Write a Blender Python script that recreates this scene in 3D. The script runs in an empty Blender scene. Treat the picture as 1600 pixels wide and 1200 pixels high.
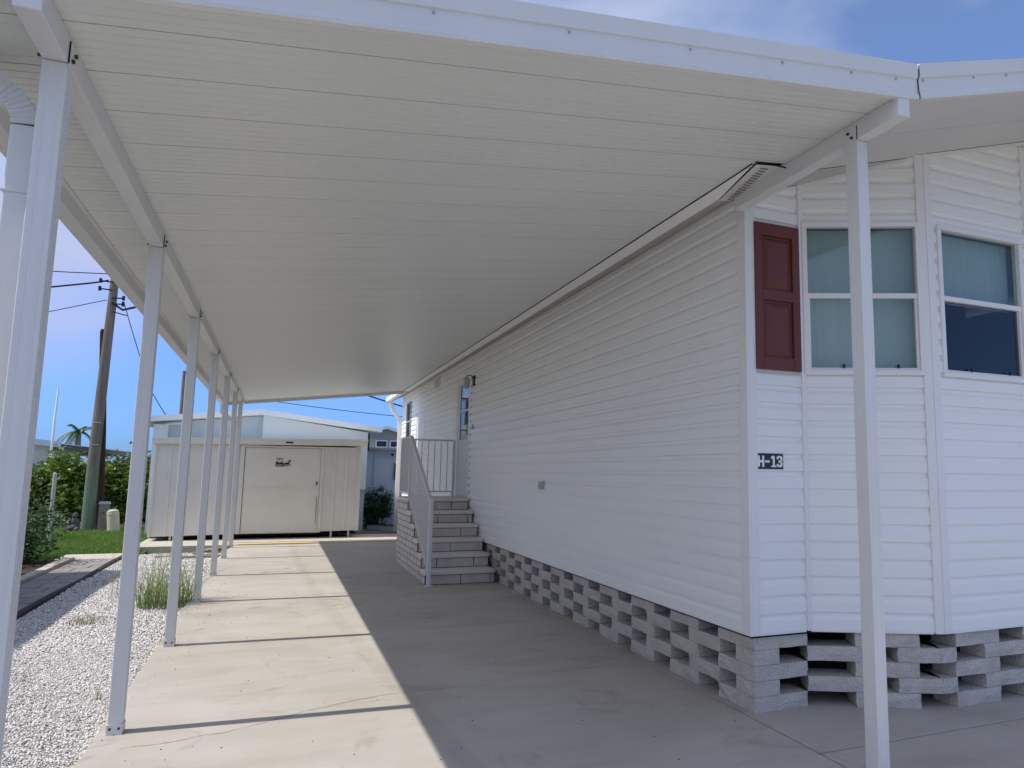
import bpy, bmesh, math, random
import numpy as np
from mathutils import Vector, Matrix
rnd = random.Random(7)
C = bpy.context.scene.collection
S = bpy.context.scene
PI = math.pi
# ------------------------------------------------------------------ camera
cam = bpy.data.objects.new('camera', bpy.data.cameras.new('camera'))
C.objects.link(cam)
_m = [(0.92120359, -0.38889122, 0.01214737), (0.05869233, 0.10803115, -0.99241345), (0.38462859, 0.9149278, 0.12234362)]
cam.matrix_world = Matrix(((_m[0][0], -_m[1][0], -_m[2][0], 0), (_m[0][1], -_m[1][1], -_m[2][1], 0),
                           (_m[0][2], -_m[1][2], -_m[2][2], 1.49), (0, 0, 0, 1)))
cam.data.sensor_width = 36
cam.data.lens = 1128.63 / 1600 * 36
cam.data.shift_x = -(916.08 - 800) / 1600
cam.data.clip_start = 0.05
cam.data.clip_end = 2000
S.camera = cam
# ------------------------------------------------------------------ light
SUN_EL = math.radians(54.1)
SUN_DIR = Vector((-math.cos(SUN_EL) * math.cos(0.07), math.cos(SUN_EL) * math.sin(0.07), math.sin(SUN_EL)))  # towards the sun
w = bpy.data.worlds.new('World'); S.world = w; w.use_nodes = True
nt = w.node_tree; nt.nodes.clear()
N = nt.nodes.new; LK = nt.links.new
out = N('ShaderNodeOutputWorld'); bg = N('ShaderNodeBackground'); sky = N('ShaderNodeTexSky')
sky.sky_type = 'NISHITA'; sky.sun_disc = False; sky.sun_elevation = SUN_EL; sky.sun_rotation = math.radians(-86)
sky.air_density = 1.0; sky.dust_density = 0.6; sky.ozone_density = 2.5
tc = N('ShaderNodeTexCoord')
mp = N('ShaderNodeMapping'); mp.inputs['Scale'].default_value = (1.2, 1.2, 3.0); mp.inputs['Location'].default_value = (3.1, 0.4, 1.3)
n1 = N('ShaderNodeTexNoise'); n1.inputs['Scale'].default_value = 1.5; n1.inputs['Detail'].default_value = 5; n1.inputs['Roughness'].default_value = 0.5; n1.inputs['Distortion'].default_value = 0.4
rp = N('ShaderNodeValToRGB'); rp.color_ramp.elements[0].position = 0.44; rp.color_ramp.elements[1].position = 0.80
LK(tc.outputs['Generated'], mp.inputs['Vector']); LK(mp.outputs['Vector'], n1.inputs['Vector']); LK(n1.outputs['Fac'], rp.inputs['Fac'])
# clouds thin out towards the horizon
sx = N('ShaderNodeSeparateXYZ'); LK(tc.outputs['Generated'], sx.inputs[0])
hz = N('ShaderNodeMapRange'); hz.inputs['From Min'].default_value = 0.18; hz.inputs['From Max'].default_value = 0.38
LK(sx.outputs['Z'], hz.inputs['Value'])
mm = N('ShaderNodeMath'); mm.operation = 'MULTIPLY'; LK(rp.outputs['Color'], mm.inputs[0]); LK(hz.outputs[0], mm.inputs[1])
tint = N('ShaderNodeMix'); tint.data_type = 'RGBA'; tint.blend_type = 'MULTIPLY'; tint.inputs['Factor'].default_value = 1.0
LK(sky.outputs['Color'], tint.inputs[6]); tg = N('ShaderNodeMix'); tg.data_type = 'RGBA'
hg = N('ShaderNodeMapRange'); hg.inputs['From Min'].default_value = 0.0; hg.inputs['From Max'].default_value = 0.55; LK(sx.outputs['Z'], hg.inputs['Value'])
LK(hg.outputs[0], tg.inputs['Factor']); tg.inputs[6].default_value = (0.24, 0.47, 1.08, 1); tg.inputs[7].default_value = (0.98, 0.98, 1.08, 1)
LK(tg.outputs[2], tint.inputs[7])
mx = N('ShaderNodeMix'); mx.data_type = 'RGBA'; LK(mm.outputs[0], mx.inputs['Factor']); LK(tint.outputs[2], mx.inputs[6])
mx.inputs[7].default_value = (3.6, 3.9, 5.0, 1)
# out-of-view veil of cloud added to brighten shaded surfaces, and a patch low on the left
def dirmask(vec, lo, hi):
    d_ = N('ShaderNodeVectorMath'); d_.operation = 'DOT_PRODUCT'; LK(tc.outputs['Generated'], d_.inputs[0]); d_.inputs[1].default_value = vec
    r_ = N('ShaderNodeMapRange'); r_.interpolation_type = 'SMOOTHSTEP'; r_.inputs['From Min'].default_value = lo; r_.inputs['From Max'].default_value = hi; LK(d_.outputs['Value'], r_.inputs['Value']); return r_.outputs[0]
n2 = N('ShaderNodeTexNoise'); n2.inputs['Scale'].default_value = 2.6; n2.inputs['Detail'].default_value = 6; n2.inputs['Roughness'].default_value = 0.5; n2.inputs['Distortion'].default_value = 0.6
mp2 = N('ShaderNodeMapping'); mp2.inputs['Scale'].default_value = (1, 1, 2.4); mp2.inputs['Location'].default_value = (0.7, 2.2, 0.35); LK(tc.outputs['Generated'], mp2.inputs['Vector']); LK(mp2.outputs[0], n2.inputs['Vector'])
r2 = N('ShaderNodeMapRange'); r2.inputs['From Min'].default_value = 0.30; r2.inputs['From Max'].default_value = 0.62; LK(n2.outputs['Fac'], r2.inputs['Value'])
def mul(a, b):
    m_ = N('ShaderNodeMath'); m_.operation = 'MULTIPLY'; LK(a, m_.inputs[0])
    if isinstance(b, float): m_.inputs[1].default_value = b
    else: LK(b, m_.inputs[1])
    return m_.outputs[0]
left = mul(mul(dirmask((-0.262, 0.922, 0.285), 0.975, 0.998), r2.outputs[0]), 0.9)
back = mul(mul(dirmask((-0.93, -0.30, 0.2), 0.05, 0.8), r2.outputs[0]), 0.62)
for f_, c_ in ((left, (3.1, 3.4, 4.8, 1)), (back, (7.2, 7.2, 7.4, 1))):
    mk = N('ShaderNodeMix'); mk.data_type = 'RGBA'; LK(f_, mk.inputs['Factor']); LK(mx.outputs[2], mk.inputs[6]); mk.inputs[7].default_value = c_; mx = mk
LK(mx.outputs[2], bg.inputs['Color']); bg.inputs['Strength'].default_value = 0.117; LK(bg.outputs[0], out.inputs[0])
sd = bpy.data.lights.new('sun', 'SUN'); sd.energy = 2.85; sd.angle = math.radians(0.53); sd.color = (1, 0.95, 0.87)
so = bpy.data.objects.new('sun', sd); C.objects.link(so); so.rotation_euler = SUN_DIR.to_track_quat('Z', 'Y').to_euler()
so.location = (-8, 4, 14)
S.view_settings.view_transform = 'Standard'; S.view_settings.look = 'None'; S.view_settings.gamma = 1
S.view_settings.exposure = 0.59; S.view_settings.use_curve_mapping = False
S.render.engine = 'CYCLES'
S.cycles.max_bounces = 10; S.cycles.diffuse_bounces = 6; S.cycles.transparent_max_bounces = 16

# ------------------------------------------------------------------ materials
def mat(name, col, rough=0.6, spec=0.4, var=0.0, vscale=3.0, bump=0.0, bscale=60.0, metal=0.0, col2=None, stretch=(1, 1, 1),
        speck=0.0, spscale=200.0, bdist=0.004, trans=0.0):
    m = bpy.data.materials.new(name); m.use_nodes = True
    t = m.node_tree; b = t.nodes['Principled BSDF']; n = t.nodes.new; l = t.links.new
    b.inputs['Roughness'].default_value = rough; b.inputs['Metallic'].default_value = metal
    b.inputs['Specular IOR Level'].default_value = spec
    c4 = (*col, 1); b.inputs['Base Color'].default_value = c4
    tc = n('ShaderNodeTexCoord'); mp = n('ShaderNodeMapping'); mp.inputs['Scale'].default_value = stretch
    geo = n('ShaderNodeNewGeometry'); l(geo.outputs['Position'], mp.inputs['Vector'])
    last = None
    if var > 0 or col2:
        a = n('ShaderNodeTexNoise'); a.inputs['Scale'].default_value = vscale; a.inputs['Detail'].default_value = 6; a.inputs['Roughness'].default_value = 0.6
        l(mp.outputs[0], a.inputs['Vector'])
        r = n('ShaderNodeMapRange'); r.inputs['From Min'].default_value = 0.3; r.inputs['From Max'].default_value = 0.7
        l(a.outputs['Fac'], r.inputs['Value'])
        x = n('ShaderNodeMix'); x.data_type = 'RGBA'
        l(r.outputs[0], x.inputs['Factor']); c2 = col2 or tuple(v * (1 - var) for v in col)
        x.inputs[6].default_value = c4; x.inputs[7].default_value = (*c2, 1); last = x.outputs[2]
    if speck > 0:
        a = n('ShaderNodeTexNoise'); a.inputs['Scale'].default_value = spscale; a.inputs['Detail'].default_value = 2
        l(mp.outputs[0], a.inputs['Vector'])
        r = n('ShaderNodeMapRange'); r.inputs['From Min'].default_value = 0.35; r.inputs['From Max'].default_value = 0.65
        r.inputs['To Min'].default_value = 1 - speck; r.inputs['To Max'].default_value = 1 + speck * 0.4
        l(a.outputs['Fac'], r.inputs['Value'])
        x = n('ShaderNodeMix'); x.data_type = 'RGBA'; x.blend_type = 'MULTIPLY'; x.inputs['Factor'].default_value = 1
        if last: l(last, x.inputs[6])
        else: x.inputs[6].default_value = c4
        l(r.outputs[0], x.inputs[7]); last = x.outputs[2]
    if last: l(last, b.inputs['Base Color'])
    if bump > 0:
        a = n('ShaderNodeTexNoise'); a.inputs['Scale'].default_value = bscale; a.inputs['Detail'].default_value = 5
        l(mp.outputs[0], a.inputs['Vector'])
        bp = n('ShaderNodeBump'); bp.inputs['Strength'].default_value = bump; bp.inputs['Distance'].default_value = bdist
        l(a.outputs['Fac'], bp.inputs['Height']); l(bp.outputs[0], b.inputs['Normal'])
    if trans > 0:
        tr = n('ShaderNodeBsdfTranslucent'); ms = n('ShaderNodeMixShader'); ms.inputs[0].default_value = trans
        if last: l(last, tr.inputs['Color'])
        else: tr.inputs['Color'].default_value = c4
        o = t.nodes['Material Output']; l(b.outputs[0], ms.inputs[1]); l(tr.outputs[0], ms.inputs[2]); l(ms.outputs[0], o.inputs[0])
    return m

M = {}
M['alu'] = mat('white_aluminium', (0.70, 0.70, 0.69), 0.38, 0.45, var=0.07, vscale=2.5, bump=0.12, bscale=25, stretch=(1, 1, 0.25), bdist=0.003)
M['ceil'] = mat('ceiling_pan', (0.66, 0.68, 0.66), 0.40, 0.4, var=0.05, vscale=0.9, bump=0.08, bscale=9, bdist=0.002, stretch=(0.5, 2, 1))
M['siding'] = mat('vinyl_siding', (0.87, 0.87, 0.855), 0.5, 0.35, var=0.04, vscale=1.2, bump=0.12, bscale=40, stretch=(0.4, 0.4, 2.5), bdist=0.002)
M['trim'] = mat('vinyl_trim', (0.82, 0.81, 0.80), 0.42, 0.4, var=0.03, vscale=3)
M['soffit'] = mat('soffit', (0.66, 0.65, 0.64), 0.6, 0.3, var=0.06, vscale=2)
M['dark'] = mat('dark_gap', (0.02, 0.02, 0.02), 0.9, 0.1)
M['bolt'] = mat('bolt_steel', (0.06, 0.05, 0.045), 0.5, 0.4, metal=0.5)
M['screw'] = mat('screw_head', (0.45, 0.45, 0.46), 0.3, 0.5, metal=0.7)
M['block'] = mat('split_block', (0.64, 0.60, 0.55), 0.92, 0.15, var=0.16, vscale=6, bump=1.0, bscale=70, bdist=0.012, speck=0.22, spscale=160)
M['brick'] = mat('stone_brick', (0.68, 0.64, 0.58), 0.9, 0.15, var=0.18, vscale=5, bump=0.7, bscale=55, bdist=0.006, speck=0.12, spscale=130)
M['mortar'] = mat('mortar_joint', (0.10, 0.09, 0.08), 0.95, 0.1)
M['tread'] = mat('concrete_tread', (0.74, 0.71, 0.66), 0.85, 0.2, var=0.12, vscale=5, bump=0.4, bscale=60, speck=0.08)
M['shutter'] = mat('burgundy_shutter', (0.155, 0.045, 0.038), 0.5, 0.35, var=0.12, vscale=8, bump=0.2, bscale=120, stretch=(1, 1, 0.2), bdist=0.001)
M['navy'] = mat('sign_plate', (0.025, 0.032, 0.045), 0.5, 0.4)
M['white'] = mat('white_paint', (0.82, 0.82, 0.81), 0.5, 0.4)
M['letter'] = mat('sign_letter', (0.85, 0.85, 0.85), 0.5, 0.3)
M['rail'] = mat('rail_powdercoat', (0.66, 0.67, 0.69), 0.4, 0.45)
M['shed'] = mat('shed_steel', (0.77, 0.75, 0.70), 0.45, 0.4, var=0.10, vscale=1.5, bump=0.15, bscale=5, bdist=0.004)
M['sheddoor'] = mat('shed_door_steel', (0.80, 0.775, 0.70), 0.5, 0.35, var=0.08, vscale=1.5)
M['black'] = mat('black_paint', (0.012, 0.012, 0.012), 0.5, 0.4)
M['yellow'] = mat('worn_yellow_paint', (0.72, 0.46, 0.09), 0.7, 0.3, col2=(0.60, 0.47, 0.26), vscale=6)
M['pad'] = mat('pale_concrete', (0.56, 0.51, 0.44), 0.9, 0.2, var=0.15, vscale=3, bump=0.3)
M['blue'] = mat('pale_blue_paint', (0.56, 0.65, 0.72), 0.6, 0.3, var=0.07, vscale=1.2, stretch=(1, 1, 0.3))
M['bluewhite'] = mat('blue_white_trim', (0.72, 0.77, 0.80), 0.55, 0.3, var=0.05)
M['grey'] = mat('grey_siding', (0.33, 0.34, 0.37), 0.7, 0.3, var=0.05)
M['cream'] = mat('cream_siding', (0.72, 0.68, 0.57), 0.7, 0.3, var=0.06)
M['brown'] = mat('brown_fascia', (0.11, 0.085, 0.075), 0.7, 0.3)
M['roofing'] = mat('roof_grey', (0.45, 0.46, 0.47), 0.7, 0.3, var=0.08)
M['wood'] = mat('weathered_pole', (0.24, 0.205, 0.17), 0.95, 0.1, var=0.45, vscale=4, bump=0.9, bscale=30, stretch=(4, 4, 0.25), bdist=0.02)
M['wooddark'] = mat('dark_pole', (0.06, 0.042, 0.035), 0.95, 0.1, var=0.3, vscale=4, bump=0.6, bscale=30, stretch=(4, 4, 0.25), bdist=0.02)
M['algae'] = mat('green_stain_wood', (0.10, 0.20, 0.14), 0.95, 0.1, col2=(0.15, 0.14, 0.11), vscale=3, bump=0.5, stretch=(3, 3, 0.8))
M['wire'] = mat('cable', (0.02, 0.02, 0.022), 0.7, 0.2)
M['greyplastic'] = mat('grey_plastic', (0.40, 0.42, 0.44), 0.6, 0.3, var=0.1)
M['beige'] = mat('beige_plastic', (0.52, 0.47, 0.36), 0.7, 0.3, var=0.1, vscale=8)
M['pedgreen'] = mat('faded_pedestal', (0.22, 0.22, 0.17), 0.8, 0.2, var=0.3, vscale=8)
M['stone'] = mat('mottled_statue', (0.16, 0.16, 0.18), 0.9, 0.2, col2=(0.03, 0.03, 0.035), vscale=22, bump=0.8, bscale=40, bdist=0.01)
M['leaf'] = mat('leaf_mid', (0.06, 0.12, 0.022), 0.40, 0.5, col2=(0.14, 0.20, 0.04), vscale=3.5, trans=0.3)
M['leafbright'] = mat('leaf_yellowgreen', (0.20, 0.27, 0.035), 0.45, 0.45, col2=(0.06, 0.15, 0.02), vscale=5, trans=0.35)
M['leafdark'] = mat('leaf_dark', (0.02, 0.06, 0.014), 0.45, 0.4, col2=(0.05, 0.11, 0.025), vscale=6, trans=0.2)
M['palm'] = mat('palm_frond', (0.06, 0.12, 0.04), 0.5, 0.4, var=0.3, vscale=2, trans=0.2)
M['twig'] = mat('twig', (0.10, 0.075, 0.05), 0.9, 0.1)
M['grass'] = mat('lawn_blade', (0.10, 0.21, 0.035), 0.6, 0.3, col2=(0.20, 0.30, 0.07), vscale=1.6, trans=0.3)
M['tuft'] = mat('tuft_blade', (0.14, 0.26, 0.05), 0.55, 0.35, col2=(0.28, 0.32, 0.14), vscale=6, trans=0.25)
M['strawy'] = mat('dry_weed', (0.25, 0.25, 0.13), 0.8, 0.2, var=0.4, vscale=20)
M['lawnbase'] = mat('lawn_soil', (0.08, 0.14, 0.03), 0.95, 0.1, col2=(0.14, 0.17, 0.05), vscale=4, bump=0.8, bscale=40, bdist=0.02)
M['soil'] = mat('mulch', (0.12, 0.09, 0.07), 0.95, 0.1, var=0.5, vscale=9, bump=1, bscale=40, bdist=0.03)
M['ground'] = mat('sandy_ground', (0.26, 0.24, 0.19), 0.95, 0.1, col2=(0.13, 0.17, 0.06), vscale=0.3, bump=0.5)
M['asphalt'] = mat('grey_asphalt', (0.12, 0.12, 0.12), 0.9, 0.2, var=0.2, vscale=3, bump=0.6, bscale=120)
M['paver'] = mat('paver_stone', (0.36, 0.335, 0.31), 0.9, 0.2, var=0.3, vscale=2.2, bump=0.5, bscale=40, speck=0.15)
M['lumber'] = mat('grey_lumber', (0.36, 0.33, 0.28), 0.9, 0.1, var=0.3, vscale=10)
M['gravbase'] = mat('gravel_fines', (0.60, 0.58, 0.56), 0.95, 0.1, var=0.4, vscale=50, bump=1, bscale=60, bdist=0.02)
M['edging'] = mat('black_edging', (0.05, 0.047, 0.045), 0.7, 0.3)
M['curtain'] = mat('curtain_cloth', (0.58, 0.61, 0.58), 0.9, 0.1, var=0.05, vscale=9, stretch=(3, 3, 0.1))
M['screen'] = mat('insect_screen', (0.06, 0.065, 0.075), 0.8, 0.1)
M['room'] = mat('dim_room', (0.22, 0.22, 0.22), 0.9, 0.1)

TY = (0.872, -0.0945, 0.0040)
def concrete():
    m = mat('driveway_concrete', (0.495, 0.462, 0.418), 0.85, 0.25, speck=0.06, spscale=350, bump=0.25, bscale=120, bdist=0.002)
    t = m.node_tree; b = t.nodes['Principled BSDF']; n = t.nodes.new; l = t.links.new
    geo = n('ShaderNodeNewGeometry')
    prev = b.inputs['Base Color'].links[0].from_socket
    def stain(scale, lo, hi, dark, stretch=(1, 1, 1), dist=0.0, prev=None, tint=(1, 1, 1)):
        mp = n('ShaderNodeMapping'); mp.inputs['Scale'].default_value = stretch; l(geo.outputs['Position'], mp.inputs['Vector'])
        a = n('ShaderNodeTexNoise'); a.inputs['Scale'].default_value = scale; a.inputs['Detail'].default_value = 7; a.inputs['Roughness'].default_value = 0.62
        a.inputs['Distortion'].default_value = dist
        l(mp.outputs[0], a.inputs['Vector'])
        r = n('ShaderNodeMapRange'); r.inputs['From Min'].default_value = lo; r.inputs['From Max'].default_value = hi
        r.clamp = True; l(a.outputs['Fac'], r.inputs['Value'])
        x = n('ShaderNodeMix'); x.data_type = 'RGBA'; x.blend_type = 'MULTIPLY'; l(r.outputs[0], x.inputs['Factor'])
        l(prev, x.inputs[6]); x.inputs[7].default_value = (dark * tint[0], dark * tint[1], dark * tint[2], 1)
        return x.outputs[2]
    p = stain(0.55, 0.40, 0.62, 0.86, prev=prev, tint=(1, 0.98, 0.95))
    p = stain(2.3, 0.45, 0.75, 0.86, stretch=(0.5, 1.6, 1), dist=0.5, prev=p)
    p = stain(1.3, 0.58, 0.72, 0.74, dist=1.5, prev=p, tint=(1, 0.97, 0.93))
    p = stain(9.0, 0.66, 0.78, 0.66, prev=p)
    # faint curved tyre mark along the slab
    sp = n('ShaderNodeSeparateXYZ'); l(geo.outputs['Position'], sp.inputs[0])
    def mth(op, a, b=None, c=None):
        k = n('ShaderNodeMath'); k.operation = op
        for i, v in enumerate((a, b, c)):
            if v is None: continue
            if isinstance(v, (int, float)): k.inputs[i].default_value = v
            else: l(v, k.inputs[i])
        return k.outputs[0]
    yv = mth('SUBTRACT', sp.outputs['Y'], 5.0)
    cx = mth('ADD', mth('MULTIPLY_ADD', yv, TY[1], TY[0]), mth('MULTIPLY', mth('MULTIPLY', yv, yv), TY[2]))
    dd = mth('ABSOLUTE', mth('SUBTRACT', sp.outputs['X'], cx))
    r = n('ShaderNodeMapRange'); r.interpolation_type = 'SMOOTHSTEP'; r.inputs['From Min'].default_value = .03; r.inputs['From Max'].default_value = .10; r.inputs['To Min'].default_value = .75; r.inputs['To Max'].default_value = 0; l(dd, r.inputs['Value'])
    nz_ = n('ShaderNodeTexNoise'); nz_.inputs['Scale'].default_value = 2.5; nz_.inputs['Detail'].default_value = 4; l(geo.outputs['Position'], nz_.inputs['Vector'])
    fm_ = mth('MULTIPLY', r.outputs[0], nz_.outputs['Fac'])
    x = n('ShaderNodeMix'); x.data_type = 'RGBA'; x.blend_type = 'MULTIPLY'; l(fm_, x.inputs['Factor']); l(p, x.inputs[6]); x.inputs[7].default_value = (.80, .78, .77, 1); p = x.outputs[2]
    l(p, b.inputs['Base Color'])
    return m
M['concrete'] = concrete()
M['concreteshade'] = mat('shed_shade_concrete', (0.20, 0.185, 0.17), 0.9, 0.2, var=0.2, vscale=2, bump=0.3)  # pavement behind the shed, the shed's shade put into its colour

def gravel_mat():
    m = mat('white_marble_chip', (0.80, 0.785, 0.77), 0.7, 0.35)
    t = m.node_tree; b = t.nodes['Principled BSDF']; n = t.nodes.new; l = t.links.new
    geo = n('ShaderNodeNewGeometry'); r = n('ShaderNodeValToRGB')
    e = r.color_ramp.elements; e[0].position = 0; e[0].color = (0.16, 0.14, 0.12, 1); e[1].position = 1; e[1].color = (0.86, 0.85, 0.84, 1)
    for p_, c_ in ((0.03, (0.34, 0.30, 0.27, 1)), (0.10, (0.56, 0.52, 0.48, 1)), (0.4, (0.72, 0.70, 0.68, 1))):
        k = e.new(p_); k.color = c_
    l(geo.outputs['Random Per Island'], r.inputs['Fac']); l(r.outputs[0], b.inputs['Base Color'])
    return m
M['gravel'] = gravel_mat()

def glass_mat(name, tint, refl=0.10):
    m = bpy.data.materials.new(name); m.use_nodes = True; t = m.node_tree; t.nodes.clear(); n = t.nodes.new; l = t.links.new
    o = n('ShaderNodeOutputMaterial'); g = n('ShaderNodeBsdfGlossy'); g.inputs['Roughness'].default_value = 0.02; g.inputs['Color'].default_value = (0.85, 0.82, 0.72, 1)
    tr = n('ShaderNodeBsdfTransparent'); tr.inputs['Color'].default_value = (*tint, 1)
    lw = n('ShaderNodeLayerWeight'); lw.inputs['Blend'].default_value = 0.5
    pw = n('ShaderNodeMath'); pw.operation = 'POWER'; pw.inputs[1].default_value = 5; l(lw.outputs['Facing'], pw.inputs[0])
    ad = n('ShaderNodeMath'); ad.operation = 'MULTIPLY_ADD'; ad.inputs[1].default_value = 0.95; ad.inputs[2].default_value = .045 + refl; ad.use_clamp = True; l(pw.outputs[0], ad.inputs[0])
    x = n('ShaderNodeMixShader'); l(ad.outputs[0], x.inputs[0]); l(tr.outputs[0], x.inputs[1]); l(g.outputs[0], x.inputs[2]); l(x.outputs[0], o.inputs[0])
    return m
M['glass'] = glass_mat('window_glass', (0.80, 0.875, 0.88), 0.01)
M['glassdark'] = glass_mat('window_glass_screened', (0.66, 0.68, 0.72), 0.0)

# ------------------------------------------------------------------ mesh helpers
class MB:
    def __init__(s): s.v = []; s.f = []
    def add(s, vs, fs):
        o = len(s.v); s.v += [tuple(v) for v in vs]; s.f += [tuple(i + o for i in f) for f in fs]; return s
    def box(s, x0, x1, y0, y1, z0, z1):
        return s.add([(x0, y0, z0), (x1, y0, z0), (x1, y1, z0), (x0, y1, z0), (x0, y0, z1), (x1, y0, z1), (x1, y1, z1), (x0, y1, z1)],
                     [(3, 2, 1, 0), (4, 5, 6, 7), (0, 1, 5, 4), (1, 2, 6, 5), (2, 3, 7, 6), (3, 0, 4, 7)])
    def hexa(s, P):
        return s.add(P, [(3, 2, 1, 0), (4, 5, 6, 7), (0, 1, 5, 4), (1, 2, 6, 5), (2, 3, 7, 6), (3, 0, 4, 7)])
    def obox(s, A, t, n, s0, s1, d0, d1, z0, z1):   # box in a wall frame: A origin, t along, n outward
        q = lambda a, d, z: (A[0] + t[0] * a + n[0] * d, A[1] + t[1] * a + n[1] * d, z)
        return s.hexa([q(s0, d1, z0), q(s1, d1, z0), q(s1, d0, z0), q(s0, d0, z0), q(s0, d1, z1), q(s1, d1, z1), q(s1, d0, z1), q(s0, d0, z1)])
    def prism(s, poly, y0, y1, axis='Y'):
        n = len(poly)
        if axis == 'Y': P = [(a, y0, b) for a, b in poly] + [(a, y1, b) for a, b in poly]
        elif axis == 'X': P = [(y0, a, b) for a, b in poly] + [(y1, a, b) for a, b in poly]
        else: P = [(a, b, y0) for a, b in poly] + [(a, b, y1) for a, b in poly]
        return s.add(P, [tuple(range(n)), tuple(range(2 * n - 1, n - 1, -1))] + [(i, (i + 1) % n + 0, (i + 1) % n + n, i + n) for i in range(n)])
    def tube(s, pts, r, k=8, cap=True):
        pts = [Vector(p) for p in pts]; o = len(s.v); rr = r if isinstance(r, (list, tuple)) else [r] * len(pts)
        for i, p in enumerate(pts):
            d = (pts[min(i + 1, len(pts) - 1)] - pts[max(i - 1, 0)]).normalized()
            a = d.cross(Vector((0, 0, 1)) if abs(d.z) < 0.95 else Vector((1, 0, 0))).normalized(); b = d.cross(a)
            for j in range(k):
                th = 2 * PI * j / k; s.v.append(tuple(p + (a * math.cos(th) + b * math.sin(th)) * rr[i]))
        for i in range(len(pts) - 1):
            for j in range(k):
                s.f.append((o + i * k + j, o + i * k + (j + 1) % k, o + (i + 1) * k + (j + 1) % k, o + (i + 1) * k + j))
        if cap:
            s.f.append(tuple(o + j for j in range(k))); s.f.append(tuple(o + (len(pts) - 1) * k + j for j in range(k - 1, -1, -1)))
        return s
    def rtube(s, pts, hw, hd, wdir):
        """rectangular duct along pts; hw half width along wdir, hd half depth"""
        pts = [Vector(p) for p in pts]; o = len(s.v); wv = Vector(wdir).normalized()
        for i, p in enumerate(pts):
            d = (pts[min(i + 1, len(pts) - 1)] - pts[max(i - 1, 0)]).normalized(); b = d.cross(wv).normalized()
            for a_, b_ in ((-1, -1), (1, -1), (1, 1), (-1, 1)): s.v.append(tuple(p + wv * hw * a_ + b * hd * b_))
        for i in range(len(pts) - 1):
            for j in range(4): s.f.append((o + i * 4 + j, o + i * 4 + (j + 1) % 4, o + (i + 1) * 4 + (j + 1) % 4, o + (i + 1) * 4 + j))
        s.f.append((o, o + 1, o + 2, o + 3)); e = o + (len(pts) - 1) * 4; s.f.append((e + 3, e + 2, e + 1, e))
        return s
    def build(s, name, m, parent=None, bevel=0.0, smooth=False, fix=True):
        me = bpy.data.meshes.new(name); me.from_pydata(s.v, [], s.f); me.materials.append(m)
        if fix:
            b = bmesh.new(); b.from_mesh(me); bmesh.ops.recalc_face_normals(b, faces=b.faces); b.to_mesh(me); b.free()
        if smooth: me.polygons.foreach_set('use_smooth', [True] * len(me.polygons))
        o = bpy.data.objects.new(name, me); C.objects.link(o)
        if parent: o.parent = parent
        if bevel > 0:
            md = o.modifiers.new('bevel', 'BEVEL'); md.width = bevel; md.segments = 2; md.limit_method = 'ANGLE'; md.angle_limit = math.radians(40)
        return o

def tag(o, label=None, cat=None, group=None, kind=None):
    if label: o['label'] = label
    if cat: o['category'] = cat
    if group: o['group'] = group
    if kind: o['kind'] = kind
    return o
def thing(name, label, cat, loc=(0, 0, 0), group=None):
    o = bpy.data.objects.new(name, None); o.empty_display_size = 0.2; C.objects.link(o); o.location = loc
    return tag(o, label, cat, group)
def bx(name, m, parent, *a, bevel=0.0): return MB().box(*a).build(name, m, parent, bevel)
def copy_tree(o, parent=None):
    c = o.copy(); C.objects.link(c); c.parent = parent
    for ch in list(o.children): copy_tree(ch, c)
    return c
def world_at(root):   # children of a root at a location were built in world coordinates: shift them
    for ch in root.children: ch.location = -Vector(root.location)

def raw(name, V, F, m, parent=None):
    """numpy mesh: V (n,3), F (k, 3 or 4)"""
    me = bpy.data.meshes.new(name); k = F.shape[1]
    me.vertices.add(len(V)); me.vertices.foreach_set('co', V.astype(np.float32).ravel())
    me.loops.add(F.size); me.loops.foreach_set('vertex_index', F.astype(np.int32).ravel())
    me.polygons.add(len(F)); me.polygons.foreach_set('loop_start', np.arange(0, F.size, k, dtype=np.int32))
    me.polygons.foreach_set('loop_total', np.full(len(F), k, dtype=np.int32))
    me.update(calc_edges=True); me.materials.append(m)
    o = bpy.data.objects.new(name, me); C.objects.link(o)
    if parent: o.parent = parent
    return o

# ------------------------------------------------------------------ ground
def ceil_z(x, y=2.8): return 3.013 + 0.12 * x - 0.003 * (y - 2.8)
tag(bx('ground', M['ground'], None, -300, 300, -60, 500, -0.6, -0.14), kind='structure')
tag(bx('street', M['asphalt'], None, -60, 60, -14, -5.2, -0.139, -0.05), kind='structure')
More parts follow.
